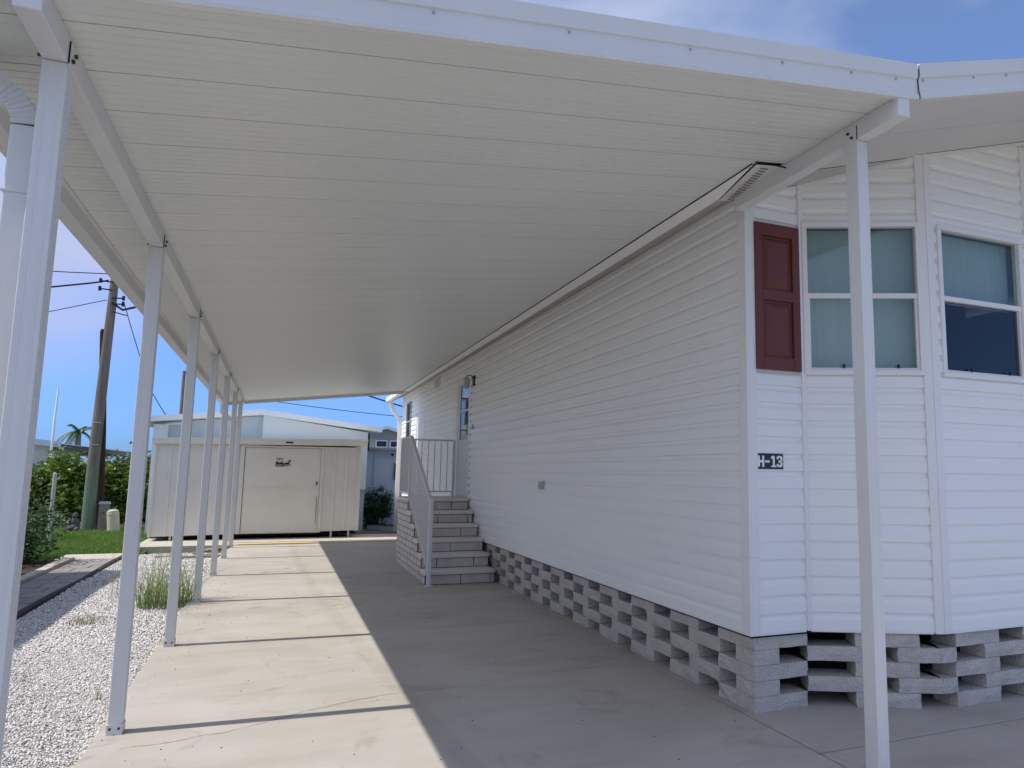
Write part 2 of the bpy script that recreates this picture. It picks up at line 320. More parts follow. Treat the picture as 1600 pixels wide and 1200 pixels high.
# driveway: three slabs with open joints
dw = MB()
J = 0.007
segs = [(-5.2, -1.5), (-1.5, 9.52), (9.52, 15.95)]
for y0, y1 in segs:
    dw.box(-0.86, 2.785 - J, y0 + J, y1 - J, -0.138, 0)
dw.box(2.785 + J, 9.5, -5.2 + J, -1.5 - J, -0.138, 0)
dw.box(2.785 + J, 9.5, -1.5 + J, 3.30 - J, -0.138, 0)
dw.box(2.785 + J, 7.9, 3.30 + J, 18.9, -0.138, 0)
drive = tag(dw.build('driveway', M['concrete'], bevel=0.004), kind='structure')
tag(bx('driveway_joint', M['mortar'], drive, -0.84, 9.4, -5.1, 15.9, -0.135, -0.016))
def ribbon(pts, wid, z, jit=0.02, n=14):
    b = MB(); P = []
    for i in range(len(pts) - 1):
        for k in range(n):
            t = k / n; P.append(Vector((pts[i][0] + (pts[i + 1][0] - pts[i][0]) * t, pts[i][1] + (pts[i + 1][1] - pts[i][1]) * t)))
    P.append(Vector(pts[-1])); q = 0
    for i, p in enumerate(P):
        q = q * 0.8 + rnd.uniform(-jit, jit) * 0.6; d = (P[min(i + 1, len(P) - 1)] - P[max(i - 1, 0)]).normalized(); nn = Vector((-d.y, d.x))
        ww = wid * rnd.uniform(0.3, 1.2); a = p + nn * (q - ww / 2); c = p + nn * (q + ww / 2)
        b.v += [(a.x, a.y, z), (c.x, c.y, z)]
        if i: k = 2 * i; b.f.append((k - 2, k - 1, k + 1, k))
    return b
crk = mat('crack_line', (0.24, 0.21, 0.18), 0.95, 0.1)
ribbon([(-0.70, 4.70), (-0.2, 4.78), (0.35, 5.05), (0.9, 5.22), (1.5, 5.15)], 0.006, 0.0015).build('driveway_crack', crk, drive, fix=False)
ribbon([(1.35, 5.62), (1.75, 5.38), (2.2, 5.28), (2.83, 5.45)], 0.006, 0.0015).build('driveway_crack', crk, drive, fix=False)
ribbon([(-0.84, 8.67), (-0.62, 8.64), (-0.3, 8.75)], 0.006, 0.0015).build('driveway_crack', crk, drive, fix=False)
# specks of debris
deb = MB()
for i in range(90):
    x, y = rnd.uniform(-0.7, 2.7), rnd.uniform(3.0, 9.0); s_ = rnd.uniform(0.003, 0.008)
    deb.add([(x - s_, y, 0.001), (x, y - s_, 0.001), (x + s_, y, 0.001), (x, y + s_, 0.001), (x, y, 0.005)], [(0, 1, 4), (1, 2, 4), (2, 3, 4), (3, 0, 4)])
tag(deb.build('leaf_debris', M['twig']), kind='stuff', label='tiny scattered bits of leaf and grit on the driveway', cat='debris')
# gravel bed
tag(bx('gravel_bed', M['gravbase'], None, -2.36, -0.862, -5.0, 15.0, -0.137, -0.050), kind='structure')
rs = np.random.RandomState(3)
def chips(n, x0, x1, y0, y1, smin, smax, z):
    x = rs.uniform(x0, x1, n); y = rs.uniform(y0, y1, n); s = rs.uniform(smin, smax, n)
    base = np.array([(-1, -.8, -.5), (1, -.7, -.5), (.8, .9, -.5), (-.9, .7, -.5), (-.6, -.6, .5), (.7, -.5, .5), (.5, .6, .5), (-.6, .5, .5)])
    V = base[None] * s[:, None, None] * rs.uniform(.6, 1.15, (n, 8, 3)) * np.array([1, .8, .7])
    for ax in range(3):
        a = rs.uniform(0, 2 * PI, n) if ax == 2 else rs.uniform(-.9, .9, n); ca, sa = np.cos(a)[:, None], np.sin(a)[:, None]
        i, j = [(1, 2), (0, 2), (0, 1)][ax]; vi, vj = V[:, :, i].copy(), V[:, :, j].copy()
        V[:, :, i] = vi * ca - vj * sa; V[:, :, j] = vi * sa + vj * ca
    V[:, :, 0] += x[:, None]; V[:, :, 1] += y[:, None]
    V[:, :, 2] += (z + rs.uniform(-.004, .012, n) + 0.012 * np.sin(x * 3.1 + y * 1.3))[:, None]
    F = np.array([(3, 2, 1, 0), (4, 5, 6, 7), (0, 1, 5, 4), (1, 2, 6, 5), (2, 3, 7, 6), (3, 0, 4, 7)])
    Fa = (F[None] + (np.arange(n) * 8)[:, None, None]).reshape(-1, 4)
    return V.reshape(-1, 3), Fa
parts = [chips(42000, -2.34, -0.87, 3.6, 7.5, .0045, .0105, -.042), chips(26000, -2.34, -0.87, 7.5, 11.5, .007, .0135, -.042), chips(9000, -2.34, -0.87, 11.5, 15.0, .010, .017, -.042),
         chips(150, -0.87, -0.55, 3.6, 14.0, .004, .008, .003)]
Vs, Fs, o_ = [], [], 0
for v_, f_ in parts: Vs.append(v_); Fs.append(f_ + o_); o_ += len(v_)
# one loose mat of white chips
tag(raw('white_gravel', np.vstack(Vs), np.vstack(Fs), M['gravel']), 'bright white marble chip gravel beside the driveway', 'gravel', kind='stuff')
# paver path
pv = MB()
px0, px1 = -3.02, -2.42
y = 3.0; row = 0
while y < 14.6:
    h_ = 0.40
    xs = [px0, px0 + (0.25 if row % 2 else 0.40), px1]
    for a, b in zip(xs[:-1], xs[1:]):
        dz = rnd.uniform(-.004, .004); pv.box(a + .006, b - .006, y + .006, y + h_ - .006, -.137, -.045 + dz)
    y += h_; row += 1
tag(pv.build('paver_path', M['paver'], bevel=0.004), kind='structure')
tag(bx('path_end_slab', M['pad'], None, -3.35, -2.40, 14.62, 15.45, -.137, -.040, bevel=.006), kind='structure')
tag(bx('mulch_bed', M['soil'], None, -4.6, -3.20, 3, 14.55, -.1385, -.035), kind='structure')
cb = MB(); y = 3.0
while y < 14.3:
    cb.box(-3.18, -3.04, y + .005, y + .60, -.136, .005 + rnd.uniform(-.006, .006)); y += .61
tag(cb.build('concrete_curb', M['pad'], bevel=.012), 'weathered concrete kerb along the left side of the paver path', 'kerb')
eg = MB(); y = 3.5; pts_e = [(-2.385 + 0.018 * math.sin(q * 1.7), q) for q in np.arange(3.5, 14.9, .11)]
for i, (ex, ey) in enumerate(pts_e):
    eg.tube([(ex, ey, -.13), (ex, ey, -.018), (ex, ey, -.004)], [.045, .045, .015], 8)
tag(eg.build('garden_edging', M['edging']), 'black scalloped edging strip between the pavers and white gravel', 'edging')
# lawns
tag(bx('lawn_soil', M['lawnbase'], None, -9.0, -2.2, 15.5, 23.5, -.139, -.06), kind='structure')
tag(bx('lawn_soil', M['lawnbase'], None, 1.9, 9.0, 20.2, 21.15, -.139, -.05), kind='structure')
def blades(n, x0, x1, y0, y1, h0, h1, wd, z, m, name, label, excl=None, lean=.4):
    x = rs.uniform(x0, x1, n); y = rs.uniform(y0, y1, n)
    if excl is not None: k = excl(x, y); x, y = x[k], y[k]; n = len(x)
    h = rs.uniform(h0, h1, n); a = rs.uniform(0, 2 * PI, n); lx, ly = rs.normal(0, lean, n) * h, rs.normal(0, lean, n) * h
    dx, dy = np.cos(a) * wd / 2, np.sin(a) * wd / 2
    V = np.stack([np.stack([x - dx, y - dy, np.full(n, z)], 1), np.stack([x + dx, y + dy, np.full(n, z)], 1), np.stack([x + lx, y + ly, z + h], 1)], 1)
    F = np.arange(3 * n).reshape(-1, 3)
    return tag(raw(name, V.reshape(-1, 3), F, m), label, 'grass', kind='stuff')
blades(60000, -6.5, -2.25, 15.5, 21.5, .04, .10, .012, -.062, M['grass'], 'lawn_grass', 'short green lawn beyond the end of the paver path')
blades(14000, 1.9, 5.0, 20.2, 21.15, .03, .08, .010, -.052, M['grass'], 'lawn_grass', 'sunlit strip of green lawn before the pale blue building')
# pad under the shed with a painted yellow edge
tag(bx('shed_pad', M['pad'], None, -2.45, 3.3, 15.96, 17.75, -.138, .016, bevel=.008), kind='structure')
tag(bx('back_pavement', M['concreteshade'], None, -2.6, 7.0, 17.76, 20.19, -.138, -.045), kind='structure')
yl = MB(); yl.box(-0.66, 0.80, 15.953, 15.957, -.02, .0185); yl.box(-0.66, 0.80, 15.953, 16.12, .0185, .0205)
tag(yl.build('yellow_edge_line', M['yellow']), kind='structure')

# ------------------------------------------------------------------ carport
cp = thing('carport', 'white aluminium carport with ribbed pan roof attached to the house over the driveway', 'carport')
YF, YE = 2.50, 16.42            # front and rear of the pan roof
# ribbed pans: profile along Y, extruded along X
prof = []; pan = 0.3165
y = YF + 0.0
npan = int((YE - YF) / pan) + 1
for k in range(npan):
    y0 = YF + .17 - pan + k * pan
    if k % 1 == 0:
        prof += [(y0, 0), (y0 + .001, .014), (y0 + .006, .014), (y0 + .007, 0)]
    nr = 6; wr = (pan - .007) / nr
    for j in range(nr):
        a = y0 + .007 + j * wr
        if j: prof += [(a - .004, 0), (a - .001, .0035), (a + .003, .0035), (a + .006, 0)]
prof = [p for p in prof if YF + .002 < p[0] < YE - .002]
prof = [(YF + .001, 0)] + prof + [(YE - .001, 0)]
XL, XR = -1.07, 2.78
def strip(name, prof, x0, x1, parent, m, ztop=.075):
    b = MB()
    for (yy, dz) in prof:
        b.v += [(x0, yy, ceil_z(x0, yy) + dz), (x1, yy, ceil_z(x1, yy) + dz)]
    for i in range(len(prof) - 1): b.f.append((2 * i, 2 * i + 1, 2 * i + 3, 2 * i + 2))
    ya, yb = prof[0][0], prof[-1][0]; n = len(b.v)
    b.v += [(x0, ya, ceil_z(x0, ya) + ztop), (x1, ya, ceil_z(x1, ya) + ztop), (x1, yb, ceil_z(x1, yb) + ztop), (x0, yb, ceil_z(x0, yb) + ztop)]
    b.f += [(n, n + 1, n + 2, n + 3), (0, 1, n + 1, n), (n - 2, n - 1, n + 2, n + 3), (0, n - 2, n + 3, n), (1, n - 1, n + 2, n + 1)]
    return b.build(name, m, parent, fix=False)
YS = 3.33
strip('roof_pan', [p for p in prof if p[0] < YS] + [(YS, 0)], XL, XR, cp, M['ceil'])
strip('roof_pan', [(YS + .0002, 0)] + [p for p in prof if p[0] > YS + .0003], XL, 2.466, cp, M['ceil'])
# left beam and right beam
def beam(x0, x1, y0, y1, h=.088, nm='beam'):
    P = []
    for z0 in (-h, -.0005):
        for (x, yy) in ((x0, y0), (x1, y0), (x1, y1), (x0, y1)): P.append((x, yy, (ceil_z(x0, yy) if z0 < -.01 else ceil_z(x, yy)) + z0))
    return MB().hexa(P).build(nm, M['alu'], cp, bevel=.003)
beam(-.805, -.732, YF - .024, YE - .02, h=.083)
beam(2.67, 2.743, YF - .024, 3.87, h=.100)
bx('beam_cap', M['trim'], cp, 2.685, 2.73, 3.8705, 3.88, ceil_z(2.67) - .09, ceil_z(2.67) - .012)
# post with saddle plate and bolts, built at the origin with its top at z
def make_post(name, x, y, ztop, wx, wy, side=1):
    p = MB().box(-wx / 2, wx / 2, -wy / 2, wy / 2, 0.004, ztop).build(name, M['alu'], cp, bevel=.004)
    p.location = (x, y, 0)
    # shallow flutes: thin raised ribs along two faces
    fl = MB()
    for sx_ in (-1, 1):
        for o_ in (-.02, 0, .02): fl.box(sx_ * wx / 2 - .001, sx_ * wx / 2 + .0012, o_ - .003, o_ + .003, .1, ztop - .003)
    for sy_ in (-1, 1):
        for o_ in (-.018, .018): fl.box(o_ - .003, o_ + .003, sy_ * wy / 2 - .001, sy_ * wy / 2 + .0012, .1, ztop - .003)
    fl.build('post_rib', M['alu'], p)
    # base plate bracket
    br = MB()
    for sy_ in (-1, 1): br.box(-wx / 2 - .002, wx / 2 + .002, sy_ * (wy / 2 + .002) - .0025, sy_ * (wy / 2 + .002) + .0025, .0, .055)
    for sx_ in (-1, 1): br.box(sx_ * (wx / 2 + .002) - .0025, sx_ * (wx / 2 + .002) + .0025, -wy / 2, wy / 2, .0, .055)
    br.build('base_bracket', M['alu'], p)
    for sx_ in (-1, 1):
        b = MB().tube([(sx_ * .022, -wy / 2 - .004, .033), (sx_ * .022, -wy / 2 - .013, .033)], .0065, 8).build('bolt', M['bolt'], p)
    # cheek that runs up the beam with two bolts
    ch = MB().box(side * (wx / 2 + .0002) - (.003 if side < 0 else 0), side * (wx / 2 + .0002) + (.003 if side > 0 else 0), -wy / 2, wy / 2, ztop - .02, ztop + .076).build('saddle_plate', M['alu'], p)
    MB().box(side * (wx / 2 + .0004) - (.0034 if side < 0 else 0), side * (wx / 2 + .0004) + (.0034 if side > 0 else 0), -wy / 2 - .004, -wy / 2 - .0005, ztop - .0, ztop + .076).build('plate_gap', M['dark'], p)
    for z_, y_ in ((.02, -.012), (.052, .014)):
        MB().tube([(side * (wx / 2 + .003), y_, ztop + z_), (side * (wx / 2 + .012), y_, ztop + z_)], .0075, 8).build('bolt', M['bolt'], p)
    MB().tube([(-side * (wx / 2 - .002), -wy / 2 + .004, ztop + .012), (-side * (wx / 2 + .012), -wy / 2 + .004, ztop + .012)], .006, 8).build('bolt', M['bolt'], p)
    return p
YP = [2.81, 4.99, 7.19, 9.38, 11.57, 13.72, 15.55]
zt = ceil_z(-.805, 2.8) - .0835
p0 = make_post('post', -.768, YP[0], zt - .001, .074, .076)
p0['label'] = 'nearest white post on the left, beside the downspout'
for i, yy in enumerate(YP[1:]):
    q = copy_tree(p0, cp); q.location = (-.768, yy, -.0065 * (i + 1) if False else 0)
    q.scale = (1, 1, (ceil_z(-.805, yy) - .0845) / (zt - .001))
    if 'label' in q: del q['label']
rp_ = make_post('post', 2.706, 2.80, ceil_z(2.67) - .1015, .070, .086, side=-1)
rp_['label'] = 'single post on the right in front of the window'
# front and rear fascia (sloped boxes) with a rolled lip and screws
def fascia(x0, x1, y, out_, zf, h, lip, name='fascia', parent=None, nseg=1):
    b = MB(); o = out_
    a = [(0, -.004), (0, h), (.012, h + .012), (.030, h + .012), (.030, h * .62), (.022, h * .60), (.022, .03), (.034, .004), (.030, -.010), (.0, -.010)]
    n = len(a)
    for x in (x0, x1):
        for (d, z) in a: b.v.append((x, y + o * d, zf(x) + z))
    b.f += [tuple(range(n)), tuple(range(2 * n - 1, n - 1, -1))] + [(i, (i + 1) % n, (i + 1) % n + n, i + n) for i in range(n)]
    return b.build(name, M['alu'], parent)
f1 = fascia(-1.16, 2.80, YF, -1, lambda x: ceil_z(x), .165, 0, parent=cp)
for x in (-.1, .42, .95, 1.5, 1.98, 2.38, 2.66):
    z = ceil_z(x) + .085; MB().tube([(x, YF - .021, z), (x, YF - .027, z)], .006, 8).build('screw', M['screw'], f1)
fascia(-1.12, 2.47, YE, 1, lambda x: ceil_z(x, YE) - .055, .13, 0, 'rear_fascia', cp)
# joint line where carport fascia meets the house fascia
MB().tube([(2.806, YF - .031, ceil_z(2.8) - .008), (2.803, YF - .024, ceil_z(2.8) + .1), (2.81, YF - .03, ceil_z(2.8) + .12), (2.806, YF - .031, ceil_z(2.8) + .17)], .0022, 5).build('fascia_seam', M['dark'], cp)
# gutter along the left edge
gz = lambda yy: ceil_z(-1.07, yy)
gb = MB(); gp = [(-1.050, -.0012), (-1.050, -.0045), (-1.072, -.0045), (-1.072, -.085), (-1.155, -.085), (-1.175, -.05), (-1.195, -.01), (-1.20, .03), (-1.19, .03), (-1.187, -.01), (-1.166, -.05), (-1.15, -.078), (-1.079, -.078), (-1.079, -.0012)]
n = len(gp)
for yy in (YF + .0, YE):
    for (x, dz) in gp: gb.v.append((x, yy, gz(yy) + dz))
gb.f += [tuple(range(n)), tuple(range(2 * n - 1, n - 1, -1))] + [(i, (i + 1) % n, (i + 1) % n + n, i + n) for i in range(n)]
gb.build('gutter', M['alu'], cp)
# downspout with a ribbed elbow, strapped beside the first post
ds = MB(); dx = -.868; dyy = 2.935
el = []
for k in range(0, 9):
    t = k / 8; ang = t * math.radians(62)
    el.append((dx - .13 * (1 - math.cos(ang)), dyy, 2.64 + .13 * math.sin(ang)))
top = (-1.12, dyy, gz(dyy) - .05)
path = [(dx, dyy, 0.03), (dx, dyy, 2.64)] + el[1:] + [(-1.02, dyy, 2.815), top]
dsp = ds.rtube([Vector(p) for p in path[:2]], .036, .050, (1, 0, 0)).build('downspout', M['alu'], cp, bevel=.006)
e2 = MB(); e2.rtube([path[1]] + path[2:], .036, .050, (0, 1, 0)); e2.v = e2.v
# elbow ribs
for k in range(10):
    pass
e2 = MB(); pts = path[1:10]
fine = []
for i in range(len(pts) - 1):
    a, b_ = Vector(pts[i]), Vector(pts[i + 1]); fine += [a.lerp(b_, t) for t in (0, .5)]
fine.append(Vector(pts[-1])); fine += [Vector(p) for p in path[10:]]
for i, p in enumerate(fine): pass
o0 = 0; wv = Vector((0, 1, 0))
for i, p in enumerate(fine):
    d = (fine[min(i + 1, len(fine) - 1)] - fine[max(i - 1, 0)]).normalized(); b_ = d.cross(wv).normalized(); g = 1.0 if i % 2 == 0 else .90
    for a_, c_ in ((-1, -1), (1, -1), (1, 1), (-1, 1)): e2.v.append(tuple(p + wv * .053 * g * a_ + b_ * .038 * g * c_))
for i in range(len(fine) - 1):
    for j in range(4): e2.f.append((i * 4 + j, i * 4 + (j + 1) % 4, (i + 1) * 4 + (j + 1) % 4, (i + 1) * 4 + j))
e2.build('elbow', M['alu'], dsp)
MB().box(dx - .040, dx + .040, dyy - .054, dyy + .054, 2.40, 2.407).build('pipe_seam', M['alu'], dsp)
# rear downspout at the far left end
MB().rtube([(-1.13, YE - .1, gz(YE) - .07), (-1.13, YE - .1, gz(YE) - .22), (-1.0, YE - .06, gz(YE) - .34), (-.84, YE - .05, gz(YE) - .42), (-.84, YE - .05, .05)], .035, .045, (0, 1, 0)).build('downspout', M['alu'], cp)

# ------------------------------------------------------------------ mobile home
home = thing('mobile_home', 'white vinyl sided mobile home on a pierced block skirt with a bay window', 'house')
XW, YW = 2.82, 3.955            # wall planes (siding back plane)
ZB = .49
def wall_top(x): return 3.41 + .285 * (x - 2.84) if x < 5.25 else 3.41 + .285 * (2 * 5.25 - 2.84 - x)
E_ = .1143
def course_profile(z0, z1, zbase=ZB):
    """Dutch lap: flat lower part standing 12 mm proud, then a cove back to the wall"""
    pr_ = [(0, .012), (.001, .0185), (.066, .0170), (.074, .0145), (.084, .0065), (.092, .0032), (E_ - .001, .0028)]
    pts = []; k = int((z0 - zbase) / E_) - 1
    while zbase + k * E_ < z1:
        for (dz, d) in pr_: pts.append((zbase + k * E_ + dz, d))
        k += 1
    res = []
    for i, (z, d) in enumerate(pts):
        if z0 <= z <= z1: res.append((z, d))
    def interp(z):
        for a, b in zip(pts[:-1], pts[1:]):
            if a[0] <= z <= b[0]: return a[1] + (b[1] - a[1]) * (z - a[0]) / max(1e-6, b[0] - a[0])
        return .003
    return [(z0, interp(z0))] + res + [(z1, interp(z1))]
def siding(name, A, t, n, rects, top=None, m=None, parent=None):
    """rects: (s0, s1, z0, z1); top: (za, zb, s_a, s_b) slope to clip with"""
    b = MB()
    for (s0, s1, z0, z1) in rects:
        pr_ = course_profile(z0, z1); o = len(b.v)
        ns = max(1, int((s1 - s0) / .30))
        for (z, d) in pr_:
            for k in range(ns + 1):
                s_ = s0 + (s1 - s0) * k / ns
                dd = d + .0016 * math.sin(s_ * 2.1 + z * 5.0) + .0004 * math.sin(s_ * 4.1 - z * 3.0)
                b.v.append((A[0] + t[0] * s_ + n[0] * dd, A[1] + t[1] * s_ + n[1] * dd, z))
        for i in range(len(pr_) - 1):
            for k in range(ns):
                a = o + i * (ns + 1) + k; b.f.append((a, a + 1, a + ns + 2, a + ns + 1))
    me = bpy.data.meshes.new(name); me.from_pydata(b.v, [], b.f); me.materials.append(m or M['siding'])
    if top:
        P0 = Vector((A[0] + t[0] * top[0], A[1] + t[1] * top[0], top[1])); P1 = Vector((A[0] + t[0] * top[2], A[1] + t[1] * top[2], top[3]))
        nn = (P1 - P0).cross(Vector((n[0], n[1], 0))).normalized()
        if nn.z < 0: nn = -nn
        bm = bmesh.new(); bm.from_mesh(me)
        bmesh.ops.bisect_plane(bm, geom=bm.verts[:] + bm.edges[:] + bm.faces[:], plane_co=P0, plane_no=nn, clear_outer=True)
        bm.to_mesh(me); bm.free()
    o = bpy.data.objects.new(name, me); C.objects.link(o); o.parent = parent or home
    return o
YB = 18.72
# side wall (faces -X). openings: entry door, utility door, far window
sideA, sideT, sideN = (XW, 0), (0, 1), (-1, 0)
R_side = [(YW - .02, 11.50, ZB, 3.40), (11.50, 12.50, ZB, 1.05), (11.50, 12.50, 3.07, 3.40), (12.50, 15.50, ZB, 3.40), (15.50, 16.60, ZB, .9), (15.50, 16.60, 2.86, 3.40),
          (16.60, 17.30, ZB, 3.40), (17.30, 17.95, ZB, 2.20), (17.30, 17.95, 3.14, 3.40), (17.95, YB, ZB, 3.40)]
siding('side_siding', sideA, sideT, sideN, R_side)
# front panels
FN = (0, -1)
def fpt(x, y): return (x, y)
A1, B1 = (3.265, YW), (4.05, 3.585)
Lb = math.hypot(B1[0] - A1[0], B1[1] - A1[1]); tb = ((B1[0] - A1[0]) / Lb, (B1[1] - A1[1]) / Lb); nb = (tb[1], -tb[0])
siding('front_siding', (0, YW), (1, 0), FN, [(2.80, 3.27, ZB, 3.6)], (2.80, wall_top(2.80), 3.27, wall_top(3.27)))
zt0, zt1 = wall_top(A1[0]), wall_top(B1[0])
wb0, wb1, wz0, wz1 = .015, .83, 2.175, 3.255
siding('bay_siding', A1, tb, nb, [(0, Lb, ZB, wz0), (0, wb0, wz0, wz1), (wb1, Lb, wz0, wz1), (0, Lb, wz1, 3.95)], (0, zt0, Lb, zt1))
cx0, cx1, cz0, cz1 = 4.145, 5.00, 2.175, 3.255
YC = 3.585
siding('bay_siding', (0, YC), (1, 0), FN, [(4.05, 5.12, ZB, cz0), (4.05, cx0, cz0, cz1), (cx1, 5.12, cz0, cz1), (4.05, 5.12, cz1, 4.2)], (4.05, wall_top(4.05), 5.12, wall_top(5.12)))
A2, B2 = (5.12, YC), (5.905, YW); tb2 = (tb[0], -tb[1]); nb2 = (-nb[0], nb[1])
siding('bay_siding', A2, tb2, nb2, [(0, Lb, ZB, 4.2)], (0, wall_top(5.12), Lb, wall_top(5.905)))
siding('front_siding', (0, YW), (1, 0), FN, [(5.90, 7.66, ZB, 4.2)], (5.90, wall_top(5.90), 7.66, wall_top(7.66)))
# sheathing behind the siding so the walls are solid, floor slab, gables
sh = MB()
sh.box(XW + .004, XW + .06, YW + .10, 11.49, ZB, 3.42); sh.box(XW + .004, XW + .06, 11.49, 12.51, ZB, 1.04); sh.box(XW + .004, XW + .06, 12.51, 17.29, ZB, 3.42); sh.box(XW + .004, XW + .06, 17.96, YB, ZB, 3.42)
sh.box(XW + .004, XW + .06, 17.29, 17.96, ZB, 2.19); sh.box(XW + .004, XW + .06, 17.29, 17.96, 3.15, 3.42)
sh.box(7.60, 7.66, YW + .02, YB, ZB, 3.42)
sh.box(XW + .07, 7.59, YB - .06, YB, ZB, 3.42)
sh.build('wall', M['trim'], home)
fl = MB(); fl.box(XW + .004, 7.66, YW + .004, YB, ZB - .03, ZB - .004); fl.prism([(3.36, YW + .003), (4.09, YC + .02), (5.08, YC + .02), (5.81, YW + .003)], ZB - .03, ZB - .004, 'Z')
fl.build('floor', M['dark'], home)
# house body: roof
RX0, RX1, XRg = 2.47, 8.03, 5.25
rt = lambda x: (3.30 + .285 * (min(x, 2 * XRg - x) - 2.47)) + .13
rf = MB(); RY0, RY1 = 2.52, YB + .35
rf.prism([(2.60, rt(2.60) - .02), (XRg, rt(XRg) - .02), (RX1, rt(RX1) - .02), (RX1, rt(RX1) + .03), (XRg, rt(XRg) + .03), (2.60, rt(2.60) + .03)], RY0, 3.33)
rf.prism([(2.455, rt(2.455) - .02), (XRg, rt(XRg) - .02), (RX1, rt(RX1) - .02), (RX1, rt(RX1) + .03), (XRg, rt(XRg) + .03), (2.455, rt(2.455) + .03)], 3.332, RY1)
rf.build('roof', M['roofing'], home)
# front soffit: smooth pans running along X plus a perforated band at the wall
zs = lambda x: wall_top(x) - .002
sf = MB()
ys = [YF + .001, 2.70, 2.705, 3.08, 3.085, 3.61]
for x0, x1 in ((2.745, XRg), (XRg, 7.8)):
    o = len(sf.v)
    for k, yy in enumerate(ys):
        for x in (x0, x1): sf.v.append((x, yy, zs(x) + (.0 if k % 2 == 0 else 0.0)))
    for k in range(0, len(ys) - 1):
        if ys[k + 1] - ys[k] > .01: sf.f.append((o + 2 * k, o + 2 * k + 1, o + 2 * k + 3, o + 2 * k + 2))
sfo = sf.build('front_soffit', M['soffit'], home)
md = sfo.modifiers.new('solid', 'SOLIDIFY'); md.thickness = .012; md.offset = 1
MB().add([(2.717, YF + .01, zs(2.717) + .03), (XRg, YF + .01, zs(XRg) + .03), (XRg, 4.3, zs(XRg) + .03), (2.717, 4.3, zs(2.717) + .03)], [(0, 1, 2, 3)]).build('soffit_backing', M['dark'], home)
pf = MB()   # perforated band: narrow strips with gaps, built as a grid of small bars
def perf(b, x0, x1, y0, y1, zf, step=.03, gap=.006):
    b.add([(x0, y0, zf(x0) - .001), (x1, y0, zf(x1) - .001), (x1, y1, zf(x1) - .001), (x0, y1, zf(x0) - .001)], [(0, 1, 2, 3)])
perf(pf, 2.745, XRg, 3.62, YW + .05, zs)
pfo = pf.build('perforated_soffit', M['soffit'], home)
# perforations
def perf_mat():
    m = mat('perforated_soffit', (0.68, 0.67, 0.655), 0.6, 0.3); t = m.node_tree; b = t.nodes['Principled BSDF']; n = t.nodes.new; l = t.links.new
    g = n('ShaderNodeNewGeometry'); v = n('ShaderNodeTexVoronoi'); v.inputs['Scale'].default_value = 34; v.inputs['Randomness'].default_value = 0
    mp = n('ShaderNodeMapping'); mp.inputs['Scale'].default_value = (1, 1.6, 0); l(g.outputs['Position'], mp.inputs['Vector']); l(mp.outputs[0], v.inputs['Vector'])
    r = n('ShaderNodeMath'); r.operation = 'LESS_THAN'; r.inputs[1].default_value = 0.30; l(v.outputs['Distance'], r.inputs[0])
    x = n('ShaderNodeMix'); x.data_type = 'RGBA'; l(r.outputs[0], x.inputs['Factor']); x.inputs[6].default_value = (.68, .67, .655, 1); x.inputs[7].default_value = (.05, .05, .05, 1)
    l(x.outputs[2], b.inputs['Base Color']); return m
M['perf'] = perf_mat(); pfo.data.materials[0] = M['perf']
# thin dark shadow gap and J-channel at wall tops
def jch(P, Q, n, r=.012):
    b = MB(); P = Vector(P); Q = Vector(Q); nn = Vector((n[0], n[1], 0))
    u = Vector((0, 0, 1))
    vs = []
    for p in (P, Q):
        for d, z in ((.0, -.035), (.022, -.035), (.022, -.006), (.0, -.006)): vs.append(tuple(p + nn * d + u * z))
    return b.hexa([vs[0], vs[4], vs[5], vs[1], vs[3], vs[7], vs[6], vs[2]])
jch((2.86, YW, wall_top(2.86)), (3.26, YW, wall_top(3.26)), FN).build('top_channel', M['trim'], home)
jch((A1[0], A1[1], zt0), (B1[0], B1[1], zt1), nb).build('top_channel', M['trim'], home)
jch((4.08, YC, wall_top(4.08)), (5.12, YC, wall_top(5.12)), FN).build('top_channel', M['trim'], home)
for P_, Q_, n_ in (((2.86, YW), (3.26, YW), FN), (A1, B1, nb), ((4.10, YC), (5.12, YC), FN)):
    MB().tube([(P_[0] + n_[0] * .016, P_[1] + n_[1] * .016, wall_top(P_[0]) - .004), (Q_[0] + n_[0] * .016, Q_[1] + n_[1] * .016, wall_top(Q_[0]) - .004)], .005, 5).build('top_gap', M['dark'], home)
# house fascia on the front, right of the carport
fascia(2.812, XRg, YF, -1, lambda x: wall_top(x) - .048, .165, 0, 'fascia', home)
fascia(XRg, 8.0, YF, -1, lambda x: wall_top(x) - .048, .165, 0, 'fascia', home)
for x in (2.84, 3.2, 3.45, 3.66):
    z = wall_top(x) + .04; MB().tube([(x, YF - .021, z), (x, YF - .027, z)], .006, 8).build('screw', M['screw'], home)
# side eave: flashing strip under the carport pans, soffit behind it with the eave shade in its colour, channel
ez = lambda yy, dz=0: ceil_z(2.47, yy) + dz
ev = MB()
Y0, Y1 = 3.86, YB + .3
Y1c = YE - .01
ev.add([(2.462, Y0 - .5, ez(Y0 - .5, -.004)), (2.565, Y0 + .02, ez(Y0, -.014)), (2.565, Y1c, ez(Y1c, -.014)), (2.462, Y1c, ez(Y1c, -.004)),
        (2.462, Y0 - .5, ez(Y0 - .5, -.001)), (2.565, Y0 + .02, ez(Y0, .02)), (2.565, Y1c, ez(Y1c, .02)), (2.462, Y1c, ez(Y1c, -.001))],
       [(0, 1, 2, 3), (4, 5, 6, 7), (0, 1, 5, 4), (1, 2, 6, 5), (2, 3, 7, 6), (3, 0, 4, 7)])
evo = ev.build('eave_flashing', M['trim'], home)
b = MB(); ns = 60; pe = []
